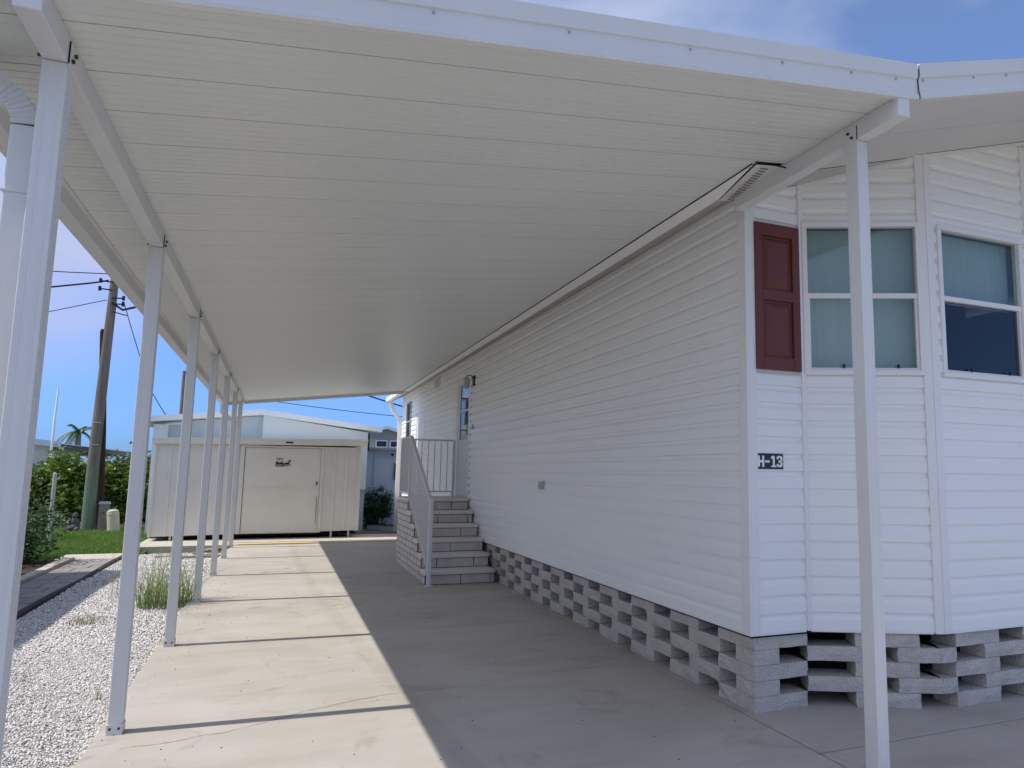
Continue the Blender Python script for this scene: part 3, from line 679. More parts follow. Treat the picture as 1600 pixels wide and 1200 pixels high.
for k in range(ns + 1):
    yy = 3.36 + (Y1c - 3.36) * k / ns; xo = 2.452 + rnd.uniform(-.003, .003); pe.append((xo, yy, ceil_z(xo, yy) - .003))
MB().tube(pe, .0042, 5).build('eave_gap', M['dark'], home)
MB().add([(2.56, 3.955, ez(3.955, -.003)), (2.812, 4.05, 3.40), (2.812, Y1, 3.375), (2.56, Y1, ez(Y1, -.003)), (2.56, 3.955, ez(3.955, .01)), (2.812, 4.05, 3.416), (2.812, Y1, 3.391), (2.56, Y1, ez(Y1, .01))],
         [(0, 1, 2, 3), (4, 5, 6, 7), (0, 1, 5, 4), (1, 2, 6, 5), (2, 3, 7, 6), (3, 0, 4, 7)]).build('eave_soffit', mat('soffit_shaded', (0.48, 0.45, 0.43), .7, .3, var=.1), home)
jb = MB(); jb.box(XW - .030, XW - .002, 4.02, YB, 3.335, 3.374); jb.build('top_channel', M['trim'], home)
# perforated corner piece in front of the flashing
MB().add([(2.48, 3.36, ez(3.36, -.0035)), (2.68, 3.36, ez(3.36, .018)), (2.70, 3.95, ez(3.95, .02)), (2.60, 3.95, ez(3.95, .0))], [(0, 1, 2, 3)]).build('perforated_soffit', M['soffit'], home)
slot_m = mat('slot_shade', (.22, .21, .20), .8, .2)
for k in range(15):
    yy = 3.40 + k * .035; f_ = (yy - 3.36) / .59; xa = 2.48 + .12 * f_ + .055; MB().box(xa, xa + .050, yy, yy + .008, ez(yy, .0005) - .001, ez(yy, .003)).build('soffit_slot', slot_m, home)
MB().box(2.45, 2.684, 3.328, 3.332, ceil_z(2.45, 3.3) - .0025, ceil_z(2.5, 3.3) - .001).build('eave_gap', M['dark'], home)
# corner trims
ct = MB(); ct.box(2.795, 2.812, YW - .028, YW + .065, ZB - .012, 3.42); ct.box(2.812, 2.872, YW - .028, YW - .015, ZB - .012, 3.43)
ct.box(2.812, 2.872, YW - .015, YW, ZB - .012, 3.41)
ct.build('corner_trim', M['trim'], home, bevel=.003)
MB().box(2.794, 2.873, YW - .029, YW + .066, .965, .968).build('trim_seam', M['soffit'], home)
MB().obox((3.262, YW), (1, 0), FN, -.018, .018, 0, .03, ZB - .006, wall_top(3.262) - .004).build('corner_trim', M['trim'], home, bevel=.003)
ct = MB(); ct.obox(A1, tb, nb, Lb - .055, Lb + .004, .0, .028, ZB - .012, wall_top(4.02) - .002); ct.obox((0, YC), (1, 0), FN, B1[0] - .004, B1[0] + .062, .0, .028, ZB - .012, wall_top(4.05) - .001)
ct.build('corner_trim', M['trim'], home, bevel=.003)
ct = MB(); ct.obox((0, YC), (1, 0), FN, 5.05, 5.124, 0, .028, ZB - .012, wall_top(4.9)); ct.obox(A2, tb2, nb2, -.004, .055, 0, .028, ZB - .012, wall_top(5.12)); ct.build('corner_trim', M['trim'], home, bevel=.003)
MB().box(XW - .016, XW + .01, YB - .03, YB + .03, ZB, 3.40).build('corner_trim', M['trim'], home)
bt = MB(); bt.box(XW - .018, XW + .004, YW + .07, YB, ZB - .014, ZB + .001); bt.obox((0, YW), (1, 0), FN, 2.875, 3.24, -.004, .018, ZB - .014, ZB + .001)
bt.obox(A1, tb, nb, .02, Lb - .06, -.004, .018, ZB - .014, ZB + .001); bt.obox((0, YC), (1, 0), FN, 4.115, 5.045, -.004, .018, ZB - .014, ZB + .001)
bt.build('starter_strip', M['trim'], home)

# windows
def window(A, t, n, s0, s1, z0, z1, label=None, deep=0.02, lower='glassdark', cz=0.0):
    root = MB(); fw = .035
    root.obox(A, t, n, s0, s1, -.03, .034, z0, z0 + fw); root.obox(A, t, n, s0, s1, -.03, .034, z1 - fw, z1)
    root.obox(A, t, n, s0, s0 + fw, -.03, .033, z0 + fw, z1 - fw); root.obox(A, t, n, s1 - fw, s1, -.03, .033, z0 + fw, z1 - fw)
    wn = root.build('window', M['trim'], home, bevel=.003)
    zm = z0 + (z1 - z0) * .515
    ss = MB(); ss.obox(A, t, n, s0 + fw, s1 - fw, -.02, .022, zm - .02, zm + .014)
    for (a, b_) in ((z0 + fw, zm - .02),):
        ss.obox(A, t, n, s0 + fw, s0 + fw + .016, -.02, .014, a, b_); ss.obox(A, t, n, s1 - fw - .016, s1 - fw, -.02, .014, a, b_)
        ss.obox(A, t, n, s0 + fw + .016, s1 - fw - .016, -.02, .014, a, a + .016)
    ss.build('sash', M['trim'], wn)
    MB().obox(A, t, n, s0 + fw, s1 - fw, -.004, .0, zm + .014, z1 - fw).build('pane', M['glass'], wn)
    MB().obox(A, t, n, s0 + fw + .016, s1 - fw - .016, -.008, -.004, z0 + fw + .016, zm - .02).build('pane', M[lower], wn)
    for k in (.33, .78):
        s_ = s0 + (s1 - s0) * k; MB().obox(A, t, n, s_ - .008, s_ + .008, .0145, .022, z0 + fw + .014, z0 + fw + .040).build('latch', M['black'], wn)
    # wavy curtain hanging inside
    cb_ = MB(); nn_ = 48
    for i in range(nn_ + 1):
        s_ = s0 + (s1 - s0) * i / nn_; d = -.10 + .003 * math.sin(i * 1.9) + .002 * math.sin(i * .7)
        for z in (z0 + .02 + cz, z1 - .02): cb_.v.append((A[0] + t[0] * s_ + n[0] * d, A[1] + t[1] * s_ + n[1] * d, z))
    for i in range(nn_): cb_.f.append((2 * i, 2 * i + 1, 2 * i + 3, 2 * i + 2))
    cu = cb_.build('curtain', M['curtain'], wn, fix=False, smooth=True)
    return wn
w1 = window(A1, tb, nb, wb0, wb1, wz0, wz1, lower='glass')
w2 = window((0, YC), (1, 0), FN, cx0, cx1, cz0, cz1, cz=.53)
# room behind the bay: back wall, so that the glass looks into a dim interior
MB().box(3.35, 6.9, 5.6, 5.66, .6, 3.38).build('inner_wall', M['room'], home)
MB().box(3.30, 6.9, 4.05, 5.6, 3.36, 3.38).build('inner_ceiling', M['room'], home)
# louvred shutter beside the bay window: stiles, rails and two raised panels
st = MB(); SX0, SX1, SZ0, SZ1 = 2.868, 3.236, 2.19, 3.20
sh_ = thing('shutter', None, None); sh_.parent = home; tag(sh_, 'burgundy two panel shutter')
yb_, yf_ = YW - .0145, YW - .042
st.box(SX0, SX0 + .06, yf_, yb_, SZ0, SZ1); st.box(SX1 - .06, SX1, yf_, yb_, SZ0, SZ1)
for z0, z1 in ((SZ0, SZ0 + .085), (SZ1 - .085, SZ1), (2.665, 2.735)): st.box(SX0 + .06, SX1 - .06, yf_, yb_, z0, z1)
st.box(SX0 + .06, SX1 - .06, yf_ + .018, yb_, SZ0 + .085, SZ1 - .085)
st.build('shutter_frame', M['shutter'], sh_, bevel=.003)
for z0, z1 in ((SZ0 + .085, 2.665), (2.735, SZ1 - .085)):
    x0, x1 = SX0 + .075, SX1 - .075; z0 += .015; z1 -= .015; g = .03
    MB().add([(x0, yf_ + .017, z0), (x1, yf_ + .017, z0), (x1, yf_ + .017, z1), (x0, yf_ + .017, z1), (x0 + g, yf_ + .002, z0 + g), (x1 - g, yf_ + .002, z0 + g), (x1 - g, yf_ + .002, z1 - g), (x0 + g, yf_ + .002, z1 - g)],
             [(4, 5, 6, 7), (0, 1, 5, 4), (1, 2, 6, 5), (2, 3, 7, 6), (3, 0, 4, 7)]).build('raised_panel', M['shutter'], sh_)
# block skirting: split-face blocks with openings
def block(b, A, t, n, s0, s1, z0, z1, depth=.20, rough=.006, nx=5, nz=2, rec=.004):
    q = lambda a, d, z: (A[0] + t[0] * a + n[0] * d, A[1] + t[1] * a + n[1] * d, z)
    o = len(b.v)
    for i in range(nx + 1):
        for k in range(nz + 1):
            edge = i in (0, nx); s_ = s0 + (s1 - s0) * i / nx; z_ = z0 + (z1 - z0) * k / nz
            d = rnd.uniform(-rough, rough) - (rec if (edge or k in (0, nz)) else 0)
            if edge: s_ += rnd.uniform(-.004, .004)
            b.v.append(q(s_, d, z_))
    for i in range(nx):
        for k in range(nz):
            a = o + i * (nz + 1) + k; b.f.append((a, a + nz + 1, a + nz + 2, a + 1))
    c0 = [o + i * (nz + 1) for i in range(nx + 1)]; c1 = [o + i * (nz + 1) + nz for i in range(nx + 1)]
    e = len(b.v); b.v += [q(s0, -depth, z0), q(s1, -depth, z0), q(s1, -depth, z1), q(s0, -depth, z1)]
    b.f.append(tuple(c0 + [e + 1, e])); b.f.append(tuple(reversed([*c1, e + 2, e + 3])))
    b.f.append(tuple([o + k for k in range(nz + 1)] + [e + 3, e])); b.f.append(tuple([o + nx * (nz + 1) + k for k in range(nz, -1, -1)] + [e + 1, e + 2]))
    b.f.append((e, e + 1, e + 2, e + 3))
sk = MB(); XB, YBk = 2.84, 3.965; H5 = .0955
for r in range(5):     # r = 0 bottom
    z0 = r * H5 + .001; z1 = (r + 1) * H5 - .0015
    odd = r % 2 == 0
    y = YBk if odd else YBk
    if odd:
        block(sk, (XB, 0), (0, 1), (-1, 0), YBk, YBk + .405, z0, z1); y = YBk + .405 + .265
    else:
        block(sk, (XB, 0), (0, 1), (-1, 0), YBk, YBk + .13, z0, z1, nx=2); y = YBk + .13 + .265
    while y < 18.3:
        block(sk, (XB, 0), (0, 1), (-1, 0), y, y + .405, z0, z1, nx=5 if y < 9 else 2); y += .67
    # front and bay
    S1 = A1[0] - XB
    def runf(a, c):
        # a and c along the polyline starting at the corner
        segs_ = [((XB, YBk), (1, 0), (0, -1), 0, S1), ((A1[0], YBk), tb, nb, S1, S1 + Lb), ((B1[0], YC + .01), (1, 0), (0, -1), S1 + Lb, S1 + Lb + 1.07), ((A2[0], YC + .01), tb2, nb2, S1 + Lb + 1.07, S1 + 2 * Lb + 1.07), ((B2[0], YBk), (1, 0), (0, -1), S1 + 2 * Lb + 1.07, 4.5)]
        mid = (a + c) / 2
        for (A_, t_, n_, u0, u1) in segs_:
            if u0 <= mid < u1: block(sk, A_, t_, n_, a - u0, c - u0, z0, z1); return
    if odd: L_ = [(.068, .425), (.735, 1.15), (1.42, 1.83), (2.07, 2.36), (2.72, 3.1), (3.4, 3.8), (4.0, 4.3)]
    else: L_ = [(.004, .165), (.427, .82), (1.01, 1.292), (1.294, 1.43), (1.69, 2.1), (2.40, 2.78), (3.05, 3.4), (3.7, 4.1)]
    for a, c_ in L_: runf(a, c_)
sko = sk.build('block_skirting', M['block'], home, fix=False)
MB().box(3.25, 3.27, 4.4, 18.4, -.1, .478).build('crawlspace_dark', M['dark'], home)  # near-black sheet added for the dark void behind the block openings
# ground side far wall of the crawl space on the right
MB().box(7.5, 7.66, 4.2, YB, 0, .478).build('block_skirting', M['block'], home)
# entry door
ed = MB(); ed.box(XW - .012, XW + .03, 11.50, 11.60, 1.05, 3.07); ed.box(XW - .012, XW + .03, 12.42, 12.50, 1.05, 3.07); ed.box(XW - .012, XW + .03, 11.60, 12.42, 2.99, 3.07)
dr = ed.build('entry_door', M['trim'], home, bevel=.003)
tag(dr, 'white storm door with an upper window')
dl = MB(); dl.box(XW - .004, XW + .03, 11.605, 12.415, 1.06, 2.02); dl.box(XW - .004, XW + .03, 11.605, 11.70, 2.02, 2.985); dl.box(XW - .004, XW + .03, 12.30, 12.415, 2.02, 2.985); dl.box(XW - .004, XW + .03, 11.70, 12.30, 2.94, 2.985); dl.box(XW - .004, XW + .03, 11.70, 12.30, 2.49, 2.525)
dl.build('door_leaf', mat('door_paint', (.62, .64, .66), .45, .4), dr)
MB().box(XW + .008, XW + .012, 11.70, 12.30, 2.021, 2.489).box(XW + .008, XW + .012, 11.70, 12.30, 2.526, 2.939).build('pane', M['glassdark'], dr)
MB().box(XW + .3, XW + .31, 11.55, 12.5, 1.1, 3.05).build('door_backing', M['screen'], dr)
MB().tube([(XW - .004, 11.66, 2.10), (XW - .03, 11.66, 2.10), (XW - .03, 11.66, 2.22), (XW - .004, 11.66, 2.22)], .008, 6).build('handle', M['bolt'], dr)
# dark wavy seal line beside the door trim
MB().box(XW - .015, XW - .0135, 11.485, 11.499, 1.06, 3.05).build('trim_gap', M['dark'], home)
# wall lamp, bell, vent, outlet
wl = thing('wall_lamp', None, None); wl.parent = home
MB().box(2.785, 2.806, 11.26, 11.36, 2.86, 3.02).build('back_plate', M['bolt'], wl, bevel=.004)
MB().tube([(2.79, 11.31, 2.97), (2.74, 11.31, 3.03), (2.69, 11.31, 3.02), (2.68, 11.31, 2.98)], .008, 6).build('arm', M['bolt'], wl)
MB().tube([(2.68, 11.31, 2.99), (2.68, 11.31, 2.96), (2.68, 11.31, 2.82), (2.68, 11.31, 2.80)], [.02, .055, .042, .01], 8).build('lamp_shade', M['greyplastic'], wl)
MB().tube([(2.81, 11.30, 2.20), (2.785, 11.30, 2.20)], .04, 12).build('door_bell', M['beige'], home)
vt = bx('wall_vent', M['trim'], home, 2.79, 2.808, 14.02, 14.55, 3.10, 3.33, bevel=.004)
vs = MB()
for k in range(5): vs.box(2.7885, 2.7898, 14.06 + k * .1, 14.10 + k * .1, 3.13, 3.30)
vs.build('louvre', M['greyplastic'], vt)
ou = bx('outlet_cover', M['greyplastic'], home, 2.775, 2.808, 7.87, 8.01, 1.30, 1.385, bevel=.006)
bx('cover_lid', M['beige'], ou, 2.770, 2.7748, 7.885, 7.995, 1.312, 1.373, bevel=.003)
# utility door and far window
ud = MB(); ud.box(XW - .016, XW + .03, 15.50, 15.58, .9, 2.86); ud.box(XW - .016, XW + .03, 16.52, 16.60, .9, 2.86); ud.box(XW - .016, XW + .03, 15.58, 16.52, 2.78, 2.86)
u_ = ud.build('utility_door', M['trim'], home)
bx('door_leaf', M['siding'], u_, XW - .004, XW + .02, 15.585, 16.515, .905, 2.775)
MB().box(XW - .013, XW - .0045, 15.584, 15.60, .91, 2.77).build('door_gap', M['dark'], u_)
wf = MB(); wf.box(XW - .035, XW + .03, 17.30, 17.34, 2.20, 3.14); wf.box(XW - .035, XW + .03, 17.91, 17.95, 2.20, 3.14); wf.box(XW - .035, XW + .03, 17.34, 17.91, 3.10, 3.14); wf.box(XW - .035, XW + .03, 17.34, 17.91, 2.20, 2.24); wf.box(XW - .03, XW + .03, 17.34, 17.91, 2.65, 2.68)
wf_ = wf.build('window', M['greyplastic'], home)
bx('pane', M['glassdark'], wf_, XW + .0, XW + .004, 17.34, 17.91, 2.24, 3.10)
bx('window_backing', M['screen'], wf_, XW + .1, XW + .11, 17.2, 18.0, 2.1, 3.2)
# far corner downspout
MB().rtube([(2.50, YB + .12, 3.26), (2.52, YB + .12, 3.20), (2.60, YB + .10, 2.98), (2.74, YB + .06, 2.80), (2.76, YB + .06, 2.6), (2.76, YB + .06, -.02)], .035, .045, (0, 1, 0)).build('downspout', M['white'], home)
MB().box(2.42, 2.52, YE + .05, YB + .30, 3.24, 3.34).build('gutter', M['white'], home)

# house number sign
sg = thing('house_number_sign', 'small navy H-13 house number plate on the siding below the shutter', 'sign', (2.872, YW - .02, 1.53))
bx('plate', M['navy'], sg, 0, .205, -.003, .001, 0, .102, bevel=.001)
def glyph(name, x, rects, polys=()):
    b = MB()
    for k, (x0, x1, z0, z1) in enumerate(rects): b.box(x + x0, x + x1, -.0052 - k * .0001, -.0031, z0, z1)
    for k, p in enumerate(polys): b.prism([(x + a, z) for a, z in p], -.0056 - k * .0001, -.0031)
    b.build(name, M['letter'], sg)
L0, L1, Wd = .014, .088, .015
glyph('letter', .002, [(0, Wd, L0, L1), (.034, .034 + Wd, L0, L1), (Wd, .034, .043, .058)])
glyph('hyphen', .060, [(0, .034, .043, .057)])
glyph('digit', .108, [(.012, .012 + Wd, L0, L1), (.0, .040, L0, L0 + .010)], [[(-.002, .066), (.013, .074), (.013, .088), (.009, .088), (-.002, .079)]])
glyph('digit', .152, [(.030, .030 + Wd, .056, .080), (.030, .030 + Wd, .022, .046), (.006, .038, .074, .088), (.006, .038, L0, .028), (.014, .036, .044, .058), (0, .013, .066, .081), (0, .013, .021, .036)],
      [[(.030, .044), (.042, .050), (.042, .052), (.030, .058)]])

# ------------------------------------------------------------------ entry steps
SX0_, SX1_ = 1.855, 2.785; SY = 9.76; TR = .325; RS = .1785; DE = 12.42
st_ = thing('entry_steps', 'six stone block steps rising to the side door', 'steps')
core = MB(); tr = []
for k in range(6):
    y0 = SY + .02 + k * TR; y1 = DE
    core.box(SX0_ + .0012, SX1_ - .004, y0 + .0035, (SY + .02 + (k + 1) * TR + .011) if k < 5 else DE - .012, .002, (k + 1) * RS - .045)
core.build('step_core', M['mortar'], st_)
br = MB()
def brickrow(b, A, t, n, s0, s1, z0, z1, off, lens=(.30, .16, .24), gap=.006, rg=.0015):
    s = s0; i = 0; k0 = off
    first = True
    while s < s1 - .005:
        L_ = lens[(k0 + i) % len(lens)] * rnd.uniform(.9, 1.1)
        if first: L_ *= (.5 if off % 2 else 1)
        e = min(s + L_, s1)
        if s1 - e < .05: e = s1
        block(b, A, t, n, s + gap, e - gap, z0 + .004, z1 - .005, depth=.06, rough=rg, nx=2, nz=1, rec=0)
        s = e; i += 1; first = False
for k in range(6):
    z0 = k * RS; zc = (k + 1) * RS
    y0 = SY + .02 + k * TR
    # riser
    brickrow(br, (SX0_, y0), (1, 0), (0, -1), 0, SX1_ - SX0_, z0 + .004, zc - .052, k, lens=(.46, .40, .50))
    # left side, two courses per rise
    for r in range(2):
        za, zb = z0 + r * RS / 2 + .001, z0 + (r + 1) * RS / 2
        brickrow(br, (SX0_, 0), (0, 1), (-1, 0), y0 + (.062 if r == 0 or k < 6 else 0), DE, za, zb if not (k == 5 and r == 1) else zc - .052, k * 2 + r, lens=(.26, .20, .31, .24), gap=.011, rg=.0005)
br.build('brickwork', M['brick'], st_, fix=False)
# back and right closing faces
for k in range(6):
    y0 = SY - .012 + k * TR; y1 = (SY + .02 + (k + 1) * TR - .003) if k < 5 else DE
    zc = (k + 1) * RS
    t_ = MB(); t_.box(SX0_ - .016, SX1_ + .004, y0, y1, zc - .048, zc + rnd.uniform(-.001, .001)); t_.build('tread', M['tread'], st_, bevel=.006)
# railing
rl = thing('stair_railing', 'pale powder coated railing climbing the steps and around the landing', 'railing')
RXl = 1.875
ztop_n, ztop_d = 1.10, 2.02
yn, yd = SY - .075, SY + .02 + 5 * TR + .05
def sqp(x, y, z0, z1, w=.025): return MB().box(x - w, x + w, y - w, y + w, z0, z1)
sqp(RXl, yn, .008, ztop_n + .02, .024).build('post', M['rail'], rl, bevel=.003)
MB().box(RXl - .055, RXl + .055, yn - .055, yn + .055, .001, .009).build('foot_plate', M['rail'], rl)
sqp(RXl, yd, 6 * RS + .001, ztop_d + .01, .022).build('post', M['rail'], rl, bevel=.003)
sqp(RXl, DE - .05, 6 * RS + .001, ztop_d, .019).build('post', M['rail'], rl, bevel=.003)
sqp(2.745, DE - .05, 6 * RS + .001, ztop_d, .019).build('post', M['rail'], rl, bevel=.003)
slope = (ztop_d - ztop_n) / (yd - yn)
def bar(p, q, hw, hz): 
    P, Q = Vector(p), Vector(q); b = MB(); d = (Q - P); side = d.cross(Vector((0, 0, 1))).normalized() * hw; up = side.cross(d).normalized() * hz
    return b.hexa([tuple(P - side - up), tuple(P + side - up), tuple(Q + side - up), tuple(Q - side - up), tuple(P - side + up), tuple(P + side + up), tuple(Q + side + up), tuple(Q - side + up)])
bar((RXl, yn + .024, ztop_n), (RXl, yd - .022, ztop_d - .012), .024, .016).build('top_rail', M['rail'], rl, bevel=.003)
bar((RXl, yn + .024, ztop_n - .93), (RXl, yd - .022, ztop_d - .90), .014, .014).build('bottom_rail', M['rail'], rl)
bar((RXl, yd + .022, ztop_d - .004), (RXl, DE - .069, ztop_d - .004), .022, .014).build('top_rail', M['rail'], rl)
bar((RXl, yd + .022, 1.15), (RXl, DE - .069, 1.15), .013, .013).build('bottom_rail', M['rail'], rl)
bar((RXl + .019, DE - .05, ztop_d - .004), (2.726, DE - .05, ztop_d - .004), .020, .014).build('top_rail', M['rail'], rl)
bar((RXl + .019, DE - .05, 1.15), (2.726, DE - .05, 1.15), .013, .013).build('bottom_rail', M['rail'], rl)
bal = None
def baluster(x, y, z0, z1):
    return MB().box(x - .008, x + .008, y - .008, y + .008, z0, z1).build('baluster', M['rail'], rl)
ny = 15
for i in range(1, ny):
    y = yn + .024 + (yd - yn - .046) * i / ny; zt_ = ztop_n + slope * (y - yn) ; baluster(RXl, y, zt_ - .915, zt_ - .012)
for i in range(1, 8): baluster(RXl, yd + (DE - .05 - yd) * i / 8, 1.162, ztop_d - .016)
for i in range(1, 8): baluster(RXl + (2.745 - RXl) * i / 8, DE - .05, 1.162, ztop_d - .016)
# pair of shoes on the landing
for k, (sx_, sy_) in enumerate(((1.99, 11.78), (2.10, 11.82))):
    b = MB()
    for j in range(7):
        pass
    pr = [(-.13, .035, .03), (-.10, .040, .055), (-.03, .036, .05), (.05, .045, .04), (.10, .042, .03), (.135, .02, .018)]
    for (yy, hw, hh) in pr:
        for a in range(8):
            th = PI * a / 7; b.v.append((sx_ + hw * math.cos(th), sy_ - yy, 6 * RS + .004 + hh * math.sin(th)))
    for i in range(5):
        for a in range(7): q = i * 8 + a; b.f.append((q, q + 1, q + 9, q + 8))
        b.f.append((i * 8 + 7, i * 8, i * 8 + 8, i * 8 + 15))
    b.f.append(tuple(range(8))); b.f.append(tuple(range(47, 39, -1)))
    o = b.build('shoe', M['black'], smooth=False)
    tag(o, 'black shoe on the landing, nearer the stair railing' if k == 0 else 'black shoe on the landing, nearer the house wall', 'shoe', 'shoes on the landing')

# ------------------------------------------------------------------ shed
sd_ = thing('garden_shed', 'cream ribbed steel storage shed with a sliding door at the end of the driveway', 'shed')
SF = 17.13; sx0, sx1 = -2.36, 1.68; zb0, zb1 = .100, .160; zt_s = 1.995
zb = lambda x: zb0 + (zb1 - zb0) * (x - sx0) / (sx1 - sx0)
def ribpanel(b, x0, x1, y, n, zlo, zhi):
    P = []; wv = (x1 - x0) / n
    for i in range(n):
        a = x0 + i * wv
        P += [(a, 0), (a + wv * .80, 0), (a + wv * .84, .022), (a + wv * .96, .022)]
    P.append((x1, 0)); o = len(b.v)
    for (x, d) in P: b.v += [(x, y - d, zlo(x)), (x, y - d, zhi)]
    for i in range(len(P) - 1): q = o + 2 * i; b.f.append((q, q + 2, q + 3, q + 1))
wb = MB(); DX0, DX1 = -.685, .84
ribpanel(wb, sx0, DX0 - .10, SF, 5, zb, zt_s); ribpanel(wb, DX1 + .06, sx1, SF, 3, zb, zt_s)
wb.box(DX0 - .10, DX1 + .06, SF + .03, SF + .04, .12, zt_s)
# side and rear
wb.hexa([(sx0, SF + .001, zb0), (sx0 + .02, SF + .001, zb0), (sx0 + .02, SF + 1.9, zb0), (sx0, SF + 1.9, zb0), (sx0, SF + .001, zt_s), (sx0 + .02, SF + .001, zt_s), (sx0 + .02, SF + 1.9, zt_s), (sx0, SF + 1.9, zt_s)])
wb.box(sx1 - .02, sx1, SF + .001, SF + 1.9, zb1, zt_s); wb.box(sx0, sx1, SF + 1.88, SF + 1.9, .12, zt_s)
wb.build('wall', M['shed'], sd_)
bx('floor', M['dark'], sd_, sx0 + .03, sx1 - .03, SF + .045, SF + 1.87, .08, .11)
# posts at the corners
MB().box(sx0 - .02, sx0 + .03, SF - .03, SF + .02, zb0 - .005, zt_s).build('corner_trim', M['shed'], sd_, bevel=.004)
MB().box(sx1 - .03, sx1 + .02, SF - .03, SF + .02, zb1 - .005, zt_s).build('corner_trim', M['shed'], sd_, bevel=.004)
# door frame, door, roof edge
df = MB(); df.box(DX0 - .10, DX0 - .01, SF - .03, SF + .02, zb(DX0), zt_s - .04); df.box(DX1, DX1 + .06, SF - .03, SF + .02, zb(DX1), zt_s - .04); df.box(DX0 - .10, DX1 + .06, SF - .035, SF + .02, zt_s - .04, zt_s)
df.build('door_frame', M['shed'], sd_, bevel=.003)
dd = MB(); dd.box(DX0, DX1 - .006, SF - .012, SF + .01, zb(DX0) + .01, zt_s - .05)
dn = dd.build('sliding_door', M['sheddoor'], sd_, bevel=.003)
bx('door_rail', M['sheddoor'], dn, DX0 - .001, DX1, SF - .018, SF - .0125, 1.08, 1.092); bx('door_rail', M['sheddoor'], dn, DX0, DX1, SF - .02, SF - .0125, zb(DX0) + .01, zb(DX0) + .05)
MB().box(DX1 - .075, DX1 - .055, SF - .03, SF - .0125, .32, .86).build('handle', M['shed'], dn)
MB().box(DX1 - .052, DX1 - .049, SF - .031, SF - .0125, .30, .90).box(DX0 - .008, DX0 - .004, SF - .02, SF - .0, .2, 1.93).build('door_gap', M['dark'], dn)
MB().box(DX1 - .075, DX1 - .05, SF - .032, SF - .0125, 1.15, 1.23).build('lock', M['bolt'], dn)
# shed roof: slight slope up to the rear, deep light fascia
rfm = MB(); ro = .10
rfm.add([(sx0 - .06, SF - ro, zt_s - .01), (sx1 + .12, SF - ro, zt_s + .04), (sx1 + .12, SF + 2.0, zt_s + .04), (sx0 - .06, SF + 2.0, zt_s - .01),
         (sx0 - .06, SF - ro - .025, 2.10), (sx1 + .14, SF - ro - .025, 2.175), (sx1 + .14, SF + 2.0, 2.175), (sx0 - .06, SF + 2.0, 2.10),
         ], [(3, 2, 1, 0), (4, 5, 6, 7), (0, 1, 5, 4), (1, 2, 6, 5), (2, 3, 7, 6), (3, 0, 4, 7)])
rfm.build('roof', M['sheddoor'], sd_, bevel=.004)
MB().hexa([(sx0 - .065, SF - ro - .034, 2.086), (sx1 + .145, SF - ro - .034, 2.161), (sx1 + .145, SF + .1, 2.177), (sx0 - .065, SF + .1, 2.102), (sx0 - .065, SF - ro - .034, 2.106), (sx1 + .145, SF - ro - .034, 2.181), (sx1 + .145, SF + .1, 2.182), (sx0 - .065, SF + .1, 2.107)]).build('roof_edge', M['white'], sd_)
bx('maker_plate', M['black'], sd_, .10, .25, SF - ro - .022, SF - ro - .008, 2.055, 2.085)
for x in (sx0 + .38, .93 + .2, 1.50): 
    bx('leg', M['shed'], sd_, x - .02, x + .02, SF + .03, SF + .07, .0165, zb(x) + .01)
for x in (sx0 + .4, -.9, .3, 1.4): bx('leg', M['shed'], sd_, x - .03, x + .03, SF + 1.2, SF + 1.26, -.044, .11)
# carriage and horse silhouette
hc = thing('carriage_ornament', 'black horse and carriage silhouette on the shed door', 'ornament', (-.075, SF - .02, 1.54)); hc.scale = (1.12, 1, 1.1)
def flat(poly, name, parent, y0=-.004, y1=.0): return MB().prism(poly, y0, y1).build(name, M['black'], parent)
def ring(cx, cz, r, b, n=14, w=.008):
    for i in range(n):
        a, c = 2 * PI * i / n, 2 * PI * (i + 1) / n
        b.prism([(cx + r * math.cos(a), cz + r * math.sin(a)), (cx + r * math.cos(c), cz + r * math.sin(c)), (cx + (r - w) * math.cos(c), cz + (r - w) * math.sin(c)), (cx + (r - w) * math.cos(a), cz + (r - w) * math.sin(a))], -.004, 0)
    for i in range(3):
        a = PI * i / 3; dx_, dz_ = math.cos(a) * r, math.sin(a) * r; b.prism([(cx - dx_, cz - dz_ - .003), (cx + dx_, cz + dz_ - .003), (cx + dx_, cz + dz_ + .003), (cx - dx_, cz - dz_ + .003)], -.0035, -.0005)
b = MB(); b.prism([(.0, .062), (.13, .055), (.145, .075), (.12, .08), (.115, .10), (.085, .10), (.08, .078), (.045, .078), (.04, .10), (.0, .102)], -.004, 0)
b.prism([(.01, .155), (.12, .155), (.125, .168), (.005, .168)], -.004, 0)
for x in (.014, .06, .112): b.prism([(x, .10), (x + .006, .10), (x + .006, .156), (x, .156)], -.0042, -.0002)
b.build('carriage', M['black'], hc)
b = MB(); ring(.03, .045, .042, b); ring(.112, .035, .032, b); b.build('wheel', M['black'], hc)
flat([(.15, .07), (.16, .085), (.205, .085), (.222, .105), (.235, .135), (.245, .15), (.25, .142), (.275, .125), (.272, .115), (.25, .117), (.243, .10), (.235, .075), (.24, .05), (.262, .03), (.268, .012), (.256, .018), (.235, .035), (.226, .055), (.213, .045), (.205, .01), (.197, .01), (.20, .052), (.175, .055), (.168, .035), (.178, .005), (.168, .005), (.158, .03), (.155, .05), (.146, .045), (.138, .06)], 'horse', hc)
MB().prism([(.12, .056), (.2, .066), (.2, .071), (.12, .061)], -.0038, -.0002).build('shaft', M['black'], hc)

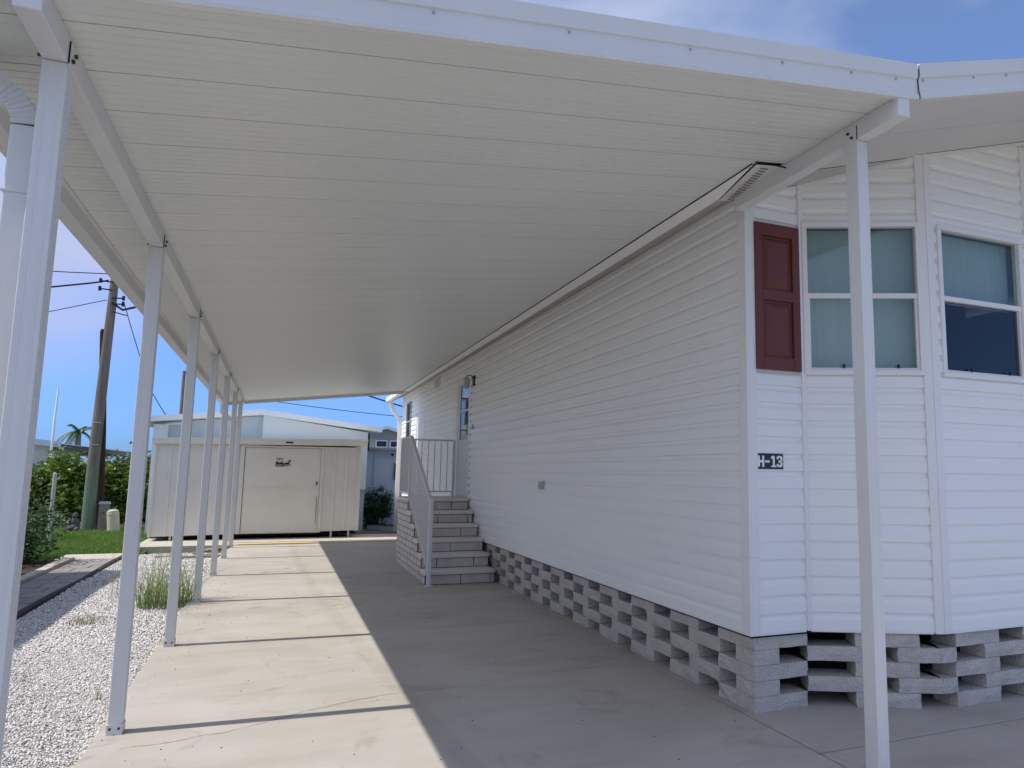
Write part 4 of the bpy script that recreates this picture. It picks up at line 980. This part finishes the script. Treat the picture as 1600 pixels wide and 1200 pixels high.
# ------------------------------------------------------------------ blue building behind
def gable_house(name, label, x0, x1, xr, ze0, ze1, zr, y0, y1, zg, wall, trim, over=.35):
    h = thing(name, label, 'house')
    MB().prism([(x0, zg), (x1, zg), (x1, ze1 - .12), (xr, zr - .14), (x0, ze0 - .12)], y0, y1).build('wall', wall, h)
    MB().prism([(x0 - over, ze0 - .02), (x0 - over, ze0 - .14), (xr, zr - .13), (x1 + over, ze1 - .14), (x1 + over, ze1 - .02), (xr, zr)], y0 - .45, y1 + .3).build('roof', trim, h)
    return h
bh = gable_house('blue_house', 'pale blue gabled house behind the cream shed', -2.75, 2.05, -.46, 2.66, 2.60, 2.93, 19.55, 30, -.12, M['blue'], M['bluewhite'], over=.33)
MB().prism([(-.43, 1.0), (2.06, 1.0), (2.06, 2.46), (-.43, 2.80)], 19.38, 19.545).build('gable_panel', mat('lit_blue_panel', (.66, .74, .80), .6, .3, var=.04), bh)  # lit and shaded gable halves told apart by colour, this panel lighter
MB().box(-2.75, -2.45, 19.38, 19.545, -.1, 2.5).build('corner_panel', M['bluewhite'], bh)
MB().tube([(-2.5, 19.3, 2.5), (-2.15, 19.3, 2.53)], .012, 6).build('light_tube', M['white'], bh)
MB().box(2.05, 2.13, 19.6, 19.75, 2.0, 2.45).build('post', M['black'], bh)
# lower wing
wg = thing('low_annex', 'low white-blue flat roofed annex behind the dark round bush', 'building')
MB().box(2.10, 6.5, 21.2, 26, -.12, 2.06).build('wall', M['bluewhite'], wg)
MB().box(1.95, 6.7, 20.98, 26.1, 2.062, 2.13).build('roof', M['roofing'], wg)
lb = MB()
for k in range(11): lb.box(2.12, 2.42, 21.185, 21.199, .05 + k * .18, .05 + k * .18 + .172)
lb.build('lap_siding', M['bluewhite'], wg)
bx('door_edge', M['blue'], wg, 2.43, 2.46, 21.17, 21.199, -.1, 2.05)
wi = bx('window', M['greyplastic'], wg, 2.98, 3.6, 21.17, 21.199, 1.22, 1.72); bx('pane', M['black'], wi, 3.02, 3.56, 21.16, 21.169, 1.25, 1.69)
MB().tube([(2.93, 21.18, 1.95), (2.93, 21.05, 1.93)], .03, 8).build('security_light', M['black'], wg)
# grey house further back
gh = gable_house('grey_house', 'grey gabled house seen over the roof of the annex', 3.9, 9.5, 4.4, 3.2, 1.6, 3.50, 34, 44, -.12, M['grey'], M['bluewhite'], over=.5)
for k in range(3):
    wi = bx('window', M['white'], gh, 3.95 + k * .62, 4.48 + k * .62, 33.93, 33.995, 2.52, 2.86); bx('pane', M['navy'], wi, 4.0 + k * .62, 4.43 + k * .62, 33.91, 33.929, 2.57, 2.81)
# cream house and brown carport at the left
ch = thing('cream_house', 'cream house with a white eave beyond the hedge on the left', 'house')
MB().box(-15, -9.5, 33, 44, -.12, 2.36).build('wall', M['cream'], ch)
MB().box(-15.4, -9.2, 32.6, 39.6, 2.36, 2.60).build('roof', M['bluewhite'], ch)
lbm = MB()
for k in range(12): lbm.box(-9.499, -9.485, 33, 44, .1 + k * .19, .1 + k * .19 + .18)
lbm.build('lap_siding', M['cream'], ch)
bc = thing('brown_carport', 'dark brown edged carport roof beyond the hedge', 'carport')
MB().box(-13, -9.2, 39.62, 60, 2.24, 2.50).build('fascia', M['brown'], bc)
MB().box(-13.05, -9.15, 39.61, 60.1, 2.502, 2.53).build('roof_edge', M['white'], bc)
for yy in (47, 53, 58.5): MB().box(-9.4, -9.25, yy, yy + .15, -.12, 2.24).build('post', M['brown'], bc)
# boat-like white hull under the carport
bo = MB()
for i, (yy, hw, zz) in enumerate(((50, .1, 2.0), (52, .9, 1.95), (56, 1.1, 1.9), (60, 1.0, 1.9))):
    for (a, z) in ((-1, zz), (-.75, 1.2), (0, .8), (.75, 1.2), (1, zz)): bo.v.append((-8.5 + a * hw, yy, z))
for i in range(3):
    for a in range(4): q = i * 5 + a; bo.f.append((q, q + 1, q + 6, q + 5))
    bo.f.append((i * 5, i * 5 + 4, i * 5 + 9, i * 5 + 5))
bo.f.append((0, 1, 2, 3, 4)); bo.f.append((15, 16, 17, 18, 19))
tag(bo.build('boat', M['white']), 'white boat hull parked under the brown carport', 'boat')
# neighbouring house on the left, mostly outside the picture, whose eave shades the path
nh = thing('neighbour_house', 'white neighbouring house beyond the paver path, left edge', 'house')
MB().box(-9, -4.3, -3, 12.6, -.12, 2.5).build('wall', M['trim'], nh)
MB().box(-9.2, -3.88, -3.4, 13.05, 2.5, 2.63).build('roof', M['alu'], nh)
for yy in (1.0, 6.0, 10.0):
    wi = bx('window', M['trim'], nh, -4.3, -4.26, yy, yy + .9, 1.1, 2.1); bx('pane', M['glassdark'], wi, -4.259, -4.255, yy + .05, yy + .85, 1.15, 2.05)

# ------------------------------------------------------------------ poles, wires
up = thing('utility_pole', 'tall weathered wooden utility pole with green stained base', 'utility pole', (-4.185, 21, -.06))
def stained():
    m = mat('weathered_pole_green_foot', (0.24, 0.205, 0.17), 0.95, 0.1, var=0.45, vscale=4, bump=0.9, bscale=30, stretch=(4, 4, 0.25), bdist=0.02)
    t = m.node_tree; b = t.nodes['Principled BSDF']; n = t.nodes.new; l = t.links.new; prev = b.inputs['Base Color'].links[0].from_socket
    g = n('ShaderNodeNewGeometry'); sp_ = n('ShaderNodeSeparateXYZ'); l(g.outputs['Position'], sp_.inputs[0])
    ns_ = n('ShaderNodeTexNoise'); ns_.inputs['Scale'].default_value = 3.5; ns_.inputs['Detail'].default_value = 5; l(g.outputs['Position'], ns_.inputs['Vector'])
    a = n('ShaderNodeMath'); a.operation = 'MULTIPLY_ADD'; l(ns_.outputs['Fac'], a.inputs[0]); a.inputs[1].default_value = 2.4; l(sp_.outputs['Z'], a.inputs[2])
    r = n('ShaderNodeMapRange'); l(a.outputs[0], r.inputs['Value']); r.inputs['From Min'].default_value = 2.0; r.inputs['From Max'].default_value = 3.2; r.inputs['To Min'].default_value = .5; r.inputs['To Max'].default_value = 0
    x = n('ShaderNodeMix'); x.data_type = 'RGBA'; l(r.outputs[0], x.inputs['Factor']); l(prev, x.inputs[6]); x.inputs[7].default_value = (0.13, 0.27, 0.18, 1); l(x.outputs[2], b.inputs['Base Color']); return m
MB().tube([(-.005, 0, 0), (0, 0, .9), (0, 0, 1.55), (.03, 0, 3.4), (.085, 0, 6.2), (.10, 0, 6.85)], [.138, .134, .131, .117, .094, .09], 16).build('pole', stained(), up)
hw = MB()
for z_, s_ in ((6.15, -1), (5.95, -1), (5.75, 1), (5.6, 1)): hw.tube([(.08, -.10, z_), (.08 + s_ * .26, -.16, z_)], .018, 6); hw.tube([(.08 + s_ * .26, -.16, z_ - .05), (.08 + s_ * .26, -.16, z_ + .06)], .035, 6)
hw.tube([(.1, -.12, 5.62), (.35, -.2, 5.45), (.62, -.2, 5.55)], .03, 6); hw.tube([(.12, -.12, 5.4), (.45, -.18, 5.32)], .014, 6)
hw.build('insulator', M['wire'], up)
mb = MB(); mb.box(-.06, .12, -.165, -.155, 2.62, 2.64); mb.box(-.05, .10, -.162, -.153, 2.08, 2.10); mb.build('metal_band', M['screw'], up)
sp = thing('short_pole', 'shorter dark wooden pole leaning against the tall utility pole', 'utility pole', (-4.02, 21.38, -.06))
MB().tube([(0, 0, 0), (-.12, 0, 2.4), (-.29, 0, 4.95), (-.292, 0, 5.02)], [.10, .09, .078, .06], 12).build('pole', M['wooddark'], sp)
fp = thing('far_utility_pole', 'distant utility pole above the blue house roof', 'utility pole', (-5.06, 45, -.12))
MB().tube([(0, 0, 0), (-.03, 0, 4), (-.05, 0, 6.93)], [.16, .14, .12], 10).build('pole', M['wood'], fp)
fh = MB(); fh.tube([(0, 0, 6.6), (.35, 0, 6.75), (.5, 0, 6.5)], .02, 5); fh.tube([(0, 0, 6.1), (.35, 0, 6.15), (.42, 0, 5.95)], .05, 5); fh.build('insulator', M['wire'], fp)
def wire(pts, r, name, label, grp='overhead power lines'):
    P = []
    for i in range(len(pts) - 1):
        a, b_ = Vector(pts[i]), Vector(pts[i + 1]); sag = (b_ - a).length * .015
        for k in range(10): t = k / 10; p = a.lerp(b_, t); p.z -= sag * 4 * t * (1 - t); P.append(p)
    P.append(Vector(pts[-1])); return tag(MB().tube(P, r, 5).build(name, M['wire']), label, 'cable', grp)
wire([(-4.16, 20.9, 6.30), (-12.4, 20.6, 6.1)], .012, 'power_line', 'thin level line running left from the pole top')
wire([(-4.2, 20.85, 6.12), (-4.75, 20.8, 5.95), (-12, 19.5, 4.3)], .022, 'power_line', 'thick drooping line running left from the pole')
wire([(-4.2, 20.85, 5.62), (-13, 19.5, -.0 + 2.6)], .010, 'power_line', 'thin line falling steeply to the left')
wire([(-3.84, 20.85, 5.62), (-3.05, 20.6, 3.4), (-2.6, 20.4, 2.7)], .010, 'power_line', 'thin line dropping right to the blue house')
wire([(-4.1, 21, 6.35), (-11.0, 20, 14.2)], .012, 'power_line', 'line rising past the downspout at left')
wire([(-3.6, 20.85, 5.58), (-2.2, 20.8, 5.6), (6, 20, 6.2)], .010, 'power_line', 'line leaving the pole to the right under the roof')
wire([(-1.5, 40, 5.05), (12, 40, 4.25)], .018, 'power_line', 'thin line crossing the sky over the blue house')
wire([(3.2, 40, 5.75), (9, 40, 4.3)], .040, 'power_line', 'thick line beside the white corner downspout')
fm = thing('antenna_mast', 'thin white antenna mast above the cream house', 'mast', (-8.43, 35, 2.3))
MB().tube([(0, 0, -2.4), (0, 0, 1.0), (.02, 0, 2.35)], [.05, .045, .03], 8).build('mast', M['white'], fm)
MB().tube([(0, 0, -2.42), (0, 0, -2.35)], .12, 8).build('base', M['greyplastic'], fm)

# ------------------------------------------------------------------ vegetation
def leaves(name, n, fn, size, m, parent=None, kind=None, seed=1, flat_=.5, asp=.42):
    """fn(n, rng) -> (n,3) points; each leaf a folded diamond of four vertices"""
    g = np.random.RandomState(seed); P = fn(n, g); n = len(P); s = size * g.uniform(.55, 1.25, n)[:, None]
    d = g.normal(0, 1, (n, 3)); d[:, 2] = d[:, 2] * flat_ + .15; d /= np.linalg.norm(d, axis=1)[:, None]
    u = g.normal(0, 1, (n, 3)); sd = np.cross(d, u); sd /= np.linalg.norm(sd, axis=1)[:, None]
    V = np.stack([P, P + d * s * .5 + sd * s * asp * .5, P + d * s + np.array([0, 0, -.12]) * s, P + d * s * .5 - sd * s * asp * .5], 1).reshape(-1, 3)
    F = np.arange(4 * n).reshape(-1, 4)
    return raw(name, V, F, m, parent)
def clumps(cen, rad, nc, g, shell=.6):
    c = g.normal(0, 1, (nc, 3)); c /= np.linalg.norm(c, axis=1)[:, None]; c *= (g.uniform(shell, 1, nc) ** .6)[:, None]
    return np.array(cen) + c * np.array(rad)
def blob(cen, rad, nc, cr):
    def fn(n, g):
        cs = clumps(cen, rad, nc, g, .25); k = g.randint(0, nc, n); cr_ = cr * g.uniform(.6, 1.3, nc)
        p = g.normal(0, .5, (n, 3)); P = cs[k] + p * cr_[k][:, None]
        return P[P[:, 2] > -.05]
    return fn
def bush(name, label, cen, rad, n, nc, size, m, seed, stems=6, asp=.42, cat='bush', group=None):
    t = thing(name, label, cat, (cen[0], cen[1], -.06), group)
    o = leaves('foliage', n, blob((0, 0, cen[2] + .06), rad, nc, min(rad) * .38), size, m, t, seed=seed, asp=asp)
    g = random.Random(seed); b = MB()
    for i in range(stems):
        a = g.uniform(0, 2 * PI); e = Vector((math.cos(a) * rad[0] * .6, math.sin(a) * rad[1] * .6, cen[2] + g.uniform(0, rad[2] * .6)))
        b.tube([(e.x * .1, e.y * .1, -.02), (e.x * .5, e.y * .5, e.z * .55), tuple(e)], [.022, .014, .006], 6)
    b.build('stem', M['twig'], t); return t
# tall hedge behind the pole (individual shrubs)
hs = [(-8.6, 25.0, .72, 'leaf', 'leftmost'), (-7.4, 24.4, .70, 'leafbright', ''), (-6.2, 24.6, .72, 'leaf', ''), (-5.1, 24.2, .86, 'leafbright', ''), (-4.2, 24.6, .84, 'leaf', ''), (-3.35, 24.3, .86, 'leafbright', '')]
lab = ['mid green hedge shrub, farthest left and half behind the downspout', 'yellow green hedge shrub left of the grey fence post', 'mid green hedge shrub behind the grey fence post', 'yellow green hedge shrub just left of the tall utility pole', 'mid green hedge shrub directly behind the utility pole', 'bright hedge shrub right of the beige pedestal']
for i, (x, y, h, mm_, _) in enumerate(hs):
    bush('hedge_shrub', lab[i], (x, y, h), (.98, .8, h * 1.12), 5200, 70, .20, M[mm_], 20 + i, 9, group='shrubs of the tall hedge')
# pale shrub with white variegation lower left
bush('variegated_shrub', 'twiggy pale shrub around the grey fence post', (-4.75, 18.6, .35), (.75, .6, .65), 900, 40, .09, mat('pale_leaf', (.20, .24, .13), .6, .3, col2=(.07, .13, .04), vscale=12, trans=.2), 41, 12)
# dark shrub beside the path
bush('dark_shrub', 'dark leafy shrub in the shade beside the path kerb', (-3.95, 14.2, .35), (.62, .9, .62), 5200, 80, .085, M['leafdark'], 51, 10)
# round bush in front of the annex
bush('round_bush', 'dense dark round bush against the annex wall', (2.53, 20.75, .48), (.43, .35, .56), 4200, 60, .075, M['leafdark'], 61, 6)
# palm
pt = thing('palm_tree', 'distant palm tree above the brown carport roof', 'palm tree', (-13.0, 60, .55))
MB().tube([(0, 0, -.7), (.05, 0, 2), (.0, 0, 3.4)], [.25, .18, .16], 10).build('trunk', M['wood'], pt)
gp_ = random.Random(4); fr = MB()
for i in range(16):
    a = i * 2.399; L_ = gp_.uniform(1.1, 1.5); up_ = gp_.uniform(.2, 1.3); d = Vector((math.cos(a), math.sin(a) * .9, 0)); prev = Vector((0, 0, 3.35))
    pts = []
    for k in range(9):
        t = k / 8; pts.append(Vector((0, 0, 3.35)) + d * L_ * t * (1 - .15 * up_) + Vector((0, 0, up_ * t * 1.1 - 1.5 * t * t * (.9 if up_ < .8 else .6))))
    for k in range(1, 9):
        p = pts[k]; tg = (pts[k] - pts[k - 1]).normalized(); sd2 = tg.cross(Vector((0, 0, 1))).normalized()
        for s_ in (-1, 1):
            for j in range(3):
                q = pts[k - 1].lerp(p, j / 3); tip = q + sd2 * s_ * .30 * (1 - .5 * k / 9) + tg * .18 - Vector((0, 0, .16)); w_ = tg * .04
                o = len(fr.v); fr.v += [tuple(q - w_), tuple(q + w_), tuple(tip)]; fr.f.append((o, o + 1, o + 2))
fr.build('crown', M['palm'], pt, fix=False)
# grass clump by the posts
def clump(name, label, cx, cy, r, n, h0, h1, m, z0=-.04, wd=.007, seed=2, spread=.8):
    g = np.random.RandomState(seed); V = []; F = []
    for i in range(n):
        a = g.uniform(0, 2 * PI); rr = r * math.sqrt(g.uniform()); x, y = cx + rr * math.cos(a), cy + rr * math.sin(a) * 1.3
        h = g.uniform(h0, h1); b = g.uniform(0, 2 * PI); ln = h * g.uniform(.1, spread); dx_, dy_ = math.cos(b), math.sin(b); w2 = wd * g.uniform(.6, 1.2)
        o = len(V); sx_, sy_ = -dy_ * w2 / 2, dx_ * w2 / 2
        for k in range(4):
            t = k / 4; px, py, pz = x + dx_ * ln * t ** 1.8, y + dy_ * ln * t ** 1.8, z0 + h * (t - .28 * t * t * (1.2 if ln > .5 * h else .4)); w_ = 1 - t * .6
            V += [(px - sx_ * w_, py - sy_ * w_, pz), (px + sx_ * w_, py + sy_ * w_, pz)]
        V.append((x + dx_ * ln, y + dy_ * ln, z0 + h * (1 - .28 * (1.2 if ln > .5 * h else .4))))
        for k in range(3): F.append((o + 2 * k, o + 2 * k + 1, o + 2 * k + 3, o + 2 * k + 2))
        F.append((o + 6, o + 7, o + 8, o + 8))
    F = [f if f[2] != f[3] else f[:3] for f in F]
    me = bpy.data.meshes.new(name); me.from_pydata(V, [], F); me.materials.append(m); o = bpy.data.objects.new(name, me); C.objects.link(o); return tag(o, label, 'weed')
clump('grass_tuft', 'tall weedy grass clump on the gravel around the fourth post', -1.08, 9.45, .27, 430, .26, .76, M['tuft'], seed=5, spread=1.25)
clump('grass_tuft', 'sparse seeding grass stalks on the gravel behind the big clump', -1.45, 10.4, .35, 90, .35, .75, M['tuft'], wd=.004, seed=8, spread=.5)
clump('dry_weed', 'dry creeping weed patch lying on the white gravel', -1.66, 8.75, .17, 170, .03, .075, M['strawy'], wd=.006, seed=9, spread=1.6)
clump('weed_sprout', 'small green sprout on the gravel nearest the second post', -1.02, 5.85, .03, 9, .05, .10, M['tuft'], wd=.006, seed=11)
clump('weed_sprout', 'tiny weed on the open gravel at left', -1.62, 6.62, .05, 14, .025, .06, M['strawy'], wd=.006, seed=12, spread=1.3)
# ------------------------------------------------------------------ small yard objects
pd = thing('utility_pedestal', 'narrow square faded pedestal beside the utility pole', 'utility box', (-3.86, 20.95, -.06))
MB().box(-.10, .10, -.08, .08, 0, .66).build('body', M['pedgreen'], pd, bevel=.01)
MB().prism([(-.115, .66), (.115, .66), (.10, .72), (-.10, .72)], -.09, .09).build('cap', M['greyplastic'], pd)
MB().box(-.07, .07, -.084, -.0805, .12, .60).build('door', M['pedgreen'], pd); MB().tube([(.0, -.09, .45), (.0, -.084, .45)], .02, 8).build('lock', M['bolt'], pd)
p2 = thing('utility_pedestal', 'short round topped beige pedestal leaning on the lawn', 'utility box', (-3.54, 20.47, -.07)); p2.rotation_euler = (0, math.radians(-6), 0)
MB().tube([(0, 0, 0), (0, 0, .10), (0, 0, .46), (0, 0, .53), (0, 0, .57)], [.135, .13, .125, .12, .06], 18).build('body', M['beige'], p2, smooth=False)
MB().tube([(0, 0, .44), (0, 0, .465)], .131, 18).build('collar', M['beige'], p2)
# little statue: seated figure on a plinth
sm = thing('garden_statue', 'small mottled grey seated statue at the foot of the utility pole', 'statue', (-4.40, 20.7, -.06))
bmx = bmesh.new()
def ell(c, r): 
    q = bmesh.ops.create_icosphere(bmx, subdivisions=2, radius=1); bmesh.ops.scale(bmx, vec=r, verts=q['verts']); bmesh.ops.translate(bmx, vec=c, verts=q['verts'])
for c_, r_ in (((0, 0, .12), (.13, .12, .10)), ((.01, 0, .25), (.085, .08, .13)), ((.02, -.02, .41), (.062, .062, .075)), ((-.08, -.08, .10), (.05, .12, .045)), ((.09, -.08, .10), (.05, .12, .045)), ((-.08, -.04, .24), (.032, .04, .10)), ((.10, -.04, .24), (.032, .04, .10))): ell(c_, r_)
me = bpy.data.meshes.new('figure'); bmx.to_mesh(me); bmx.free(); me.materials.append(M['stone']); fo = bpy.data.objects.new('figure', me); C.objects.link(fo); fo.parent = sm
rm = fo.modifiers.new('r', 'REMESH'); rm.mode = 'VOXEL'; rm.voxel_size = .012
MB().tube([(0, 0, 0), (0, 0, .04)], [.22, .19], 12).build('plinth', M['pad'], sm)
MB().box(-.9, .5, -.25, .15, -.0, .02).build('slab', M['pad'], sm)
gp2 = thing('fence_post', 'slim grey metal fence post among the shrubs at left', 'post', (-4.23, 18, -.08))
MB().tube([(0, 0, 0), (0, 0, 1.42)], .035, 10).build('pipe', M['greyplastic'], gp2); MB().tube([(0, 0, 1.42), (0, 0, 1.45)], [.04, .02], 10).build('cap', M['greyplastic'], gp2)
# green bucket-like shape in the hedge shade, mulch strip
tag(bx('mulch_bed', M['soil'], None, -9, -2.6, 21.6, 23.4, -.13, -.045), kind='structure')
tag(MB().tube([(-5.35, 22.6, -.05), (-5.35, 22.6, .3), (-5.35, 22.6, .34)], [.22, .26, .27], 14).build('garden_bucket', mat('green_plastic', (.02, .10, .08), .5, .4)), 'dark green bucket under the hedge shrubs', 'bucket')
# lumber at the corner of the drive
def plank(label, x, y, L_, w_, h_, rz, z=-.035):
    o = MB().box(-L_ / 2, L_ / 2, -w_ / 2, w_ / 2, 0, h_).build('lumber_offcut', M['lumber'], None, bevel=.004); o.location = (x, y, z); o.rotation_euler = (0, 0, rz); return tag(o, label, 'timber', 'offcuts by the shed pad')
plank('short grey plank lying crosswise on gravel by the sixth post', -1.16, 14.15, .75, .09, .05, .15)
plank('pale plank pointing away towards the shed pad', -1.05, 14.9, 1.1, .06, .04, 1.15, .005)
plank('grey plank end tucked behind the post at the driveway corner', -.98, 15.35, .6, .12, .06, .9)
plank('thin board on gravel left of the other offcuts', -1.62, 14.45, .5, .07, .03, -.1)
# splash trough at the right behind the steps
sp_ = MB(); P0 = Vector((2.28, 20.0, .02)); P1 = Vector((2.95, 18.95, .0)); d = (P1 - P0).normalized(); s = Vector((-d.y, d.x, 0)) * .09
sec = [(-1, .10), (-1, 0), (1, 0), (1, .10), (.85, .10), (.85, .015), (-.85, .015), (-.85, .10)]
n = 8
for p in (P0, P1):
    for (a, z) in sec: sp_.v.append(tuple(p + s * a + Vector((0, 0, z - .055 + .0))))
sp_.f += [tuple(range(n)), tuple(range(2 * n - 1, n - 1, -1))] + [(i, (i + 1) % n, (i + 1) % n + n, i + n) for i in range(n)]
tag(sp_.build('splash_trough', M['greyplastic']), 'grey drain trough lying behind the steps', 'gutter')
bpy.context.view_layer.update()
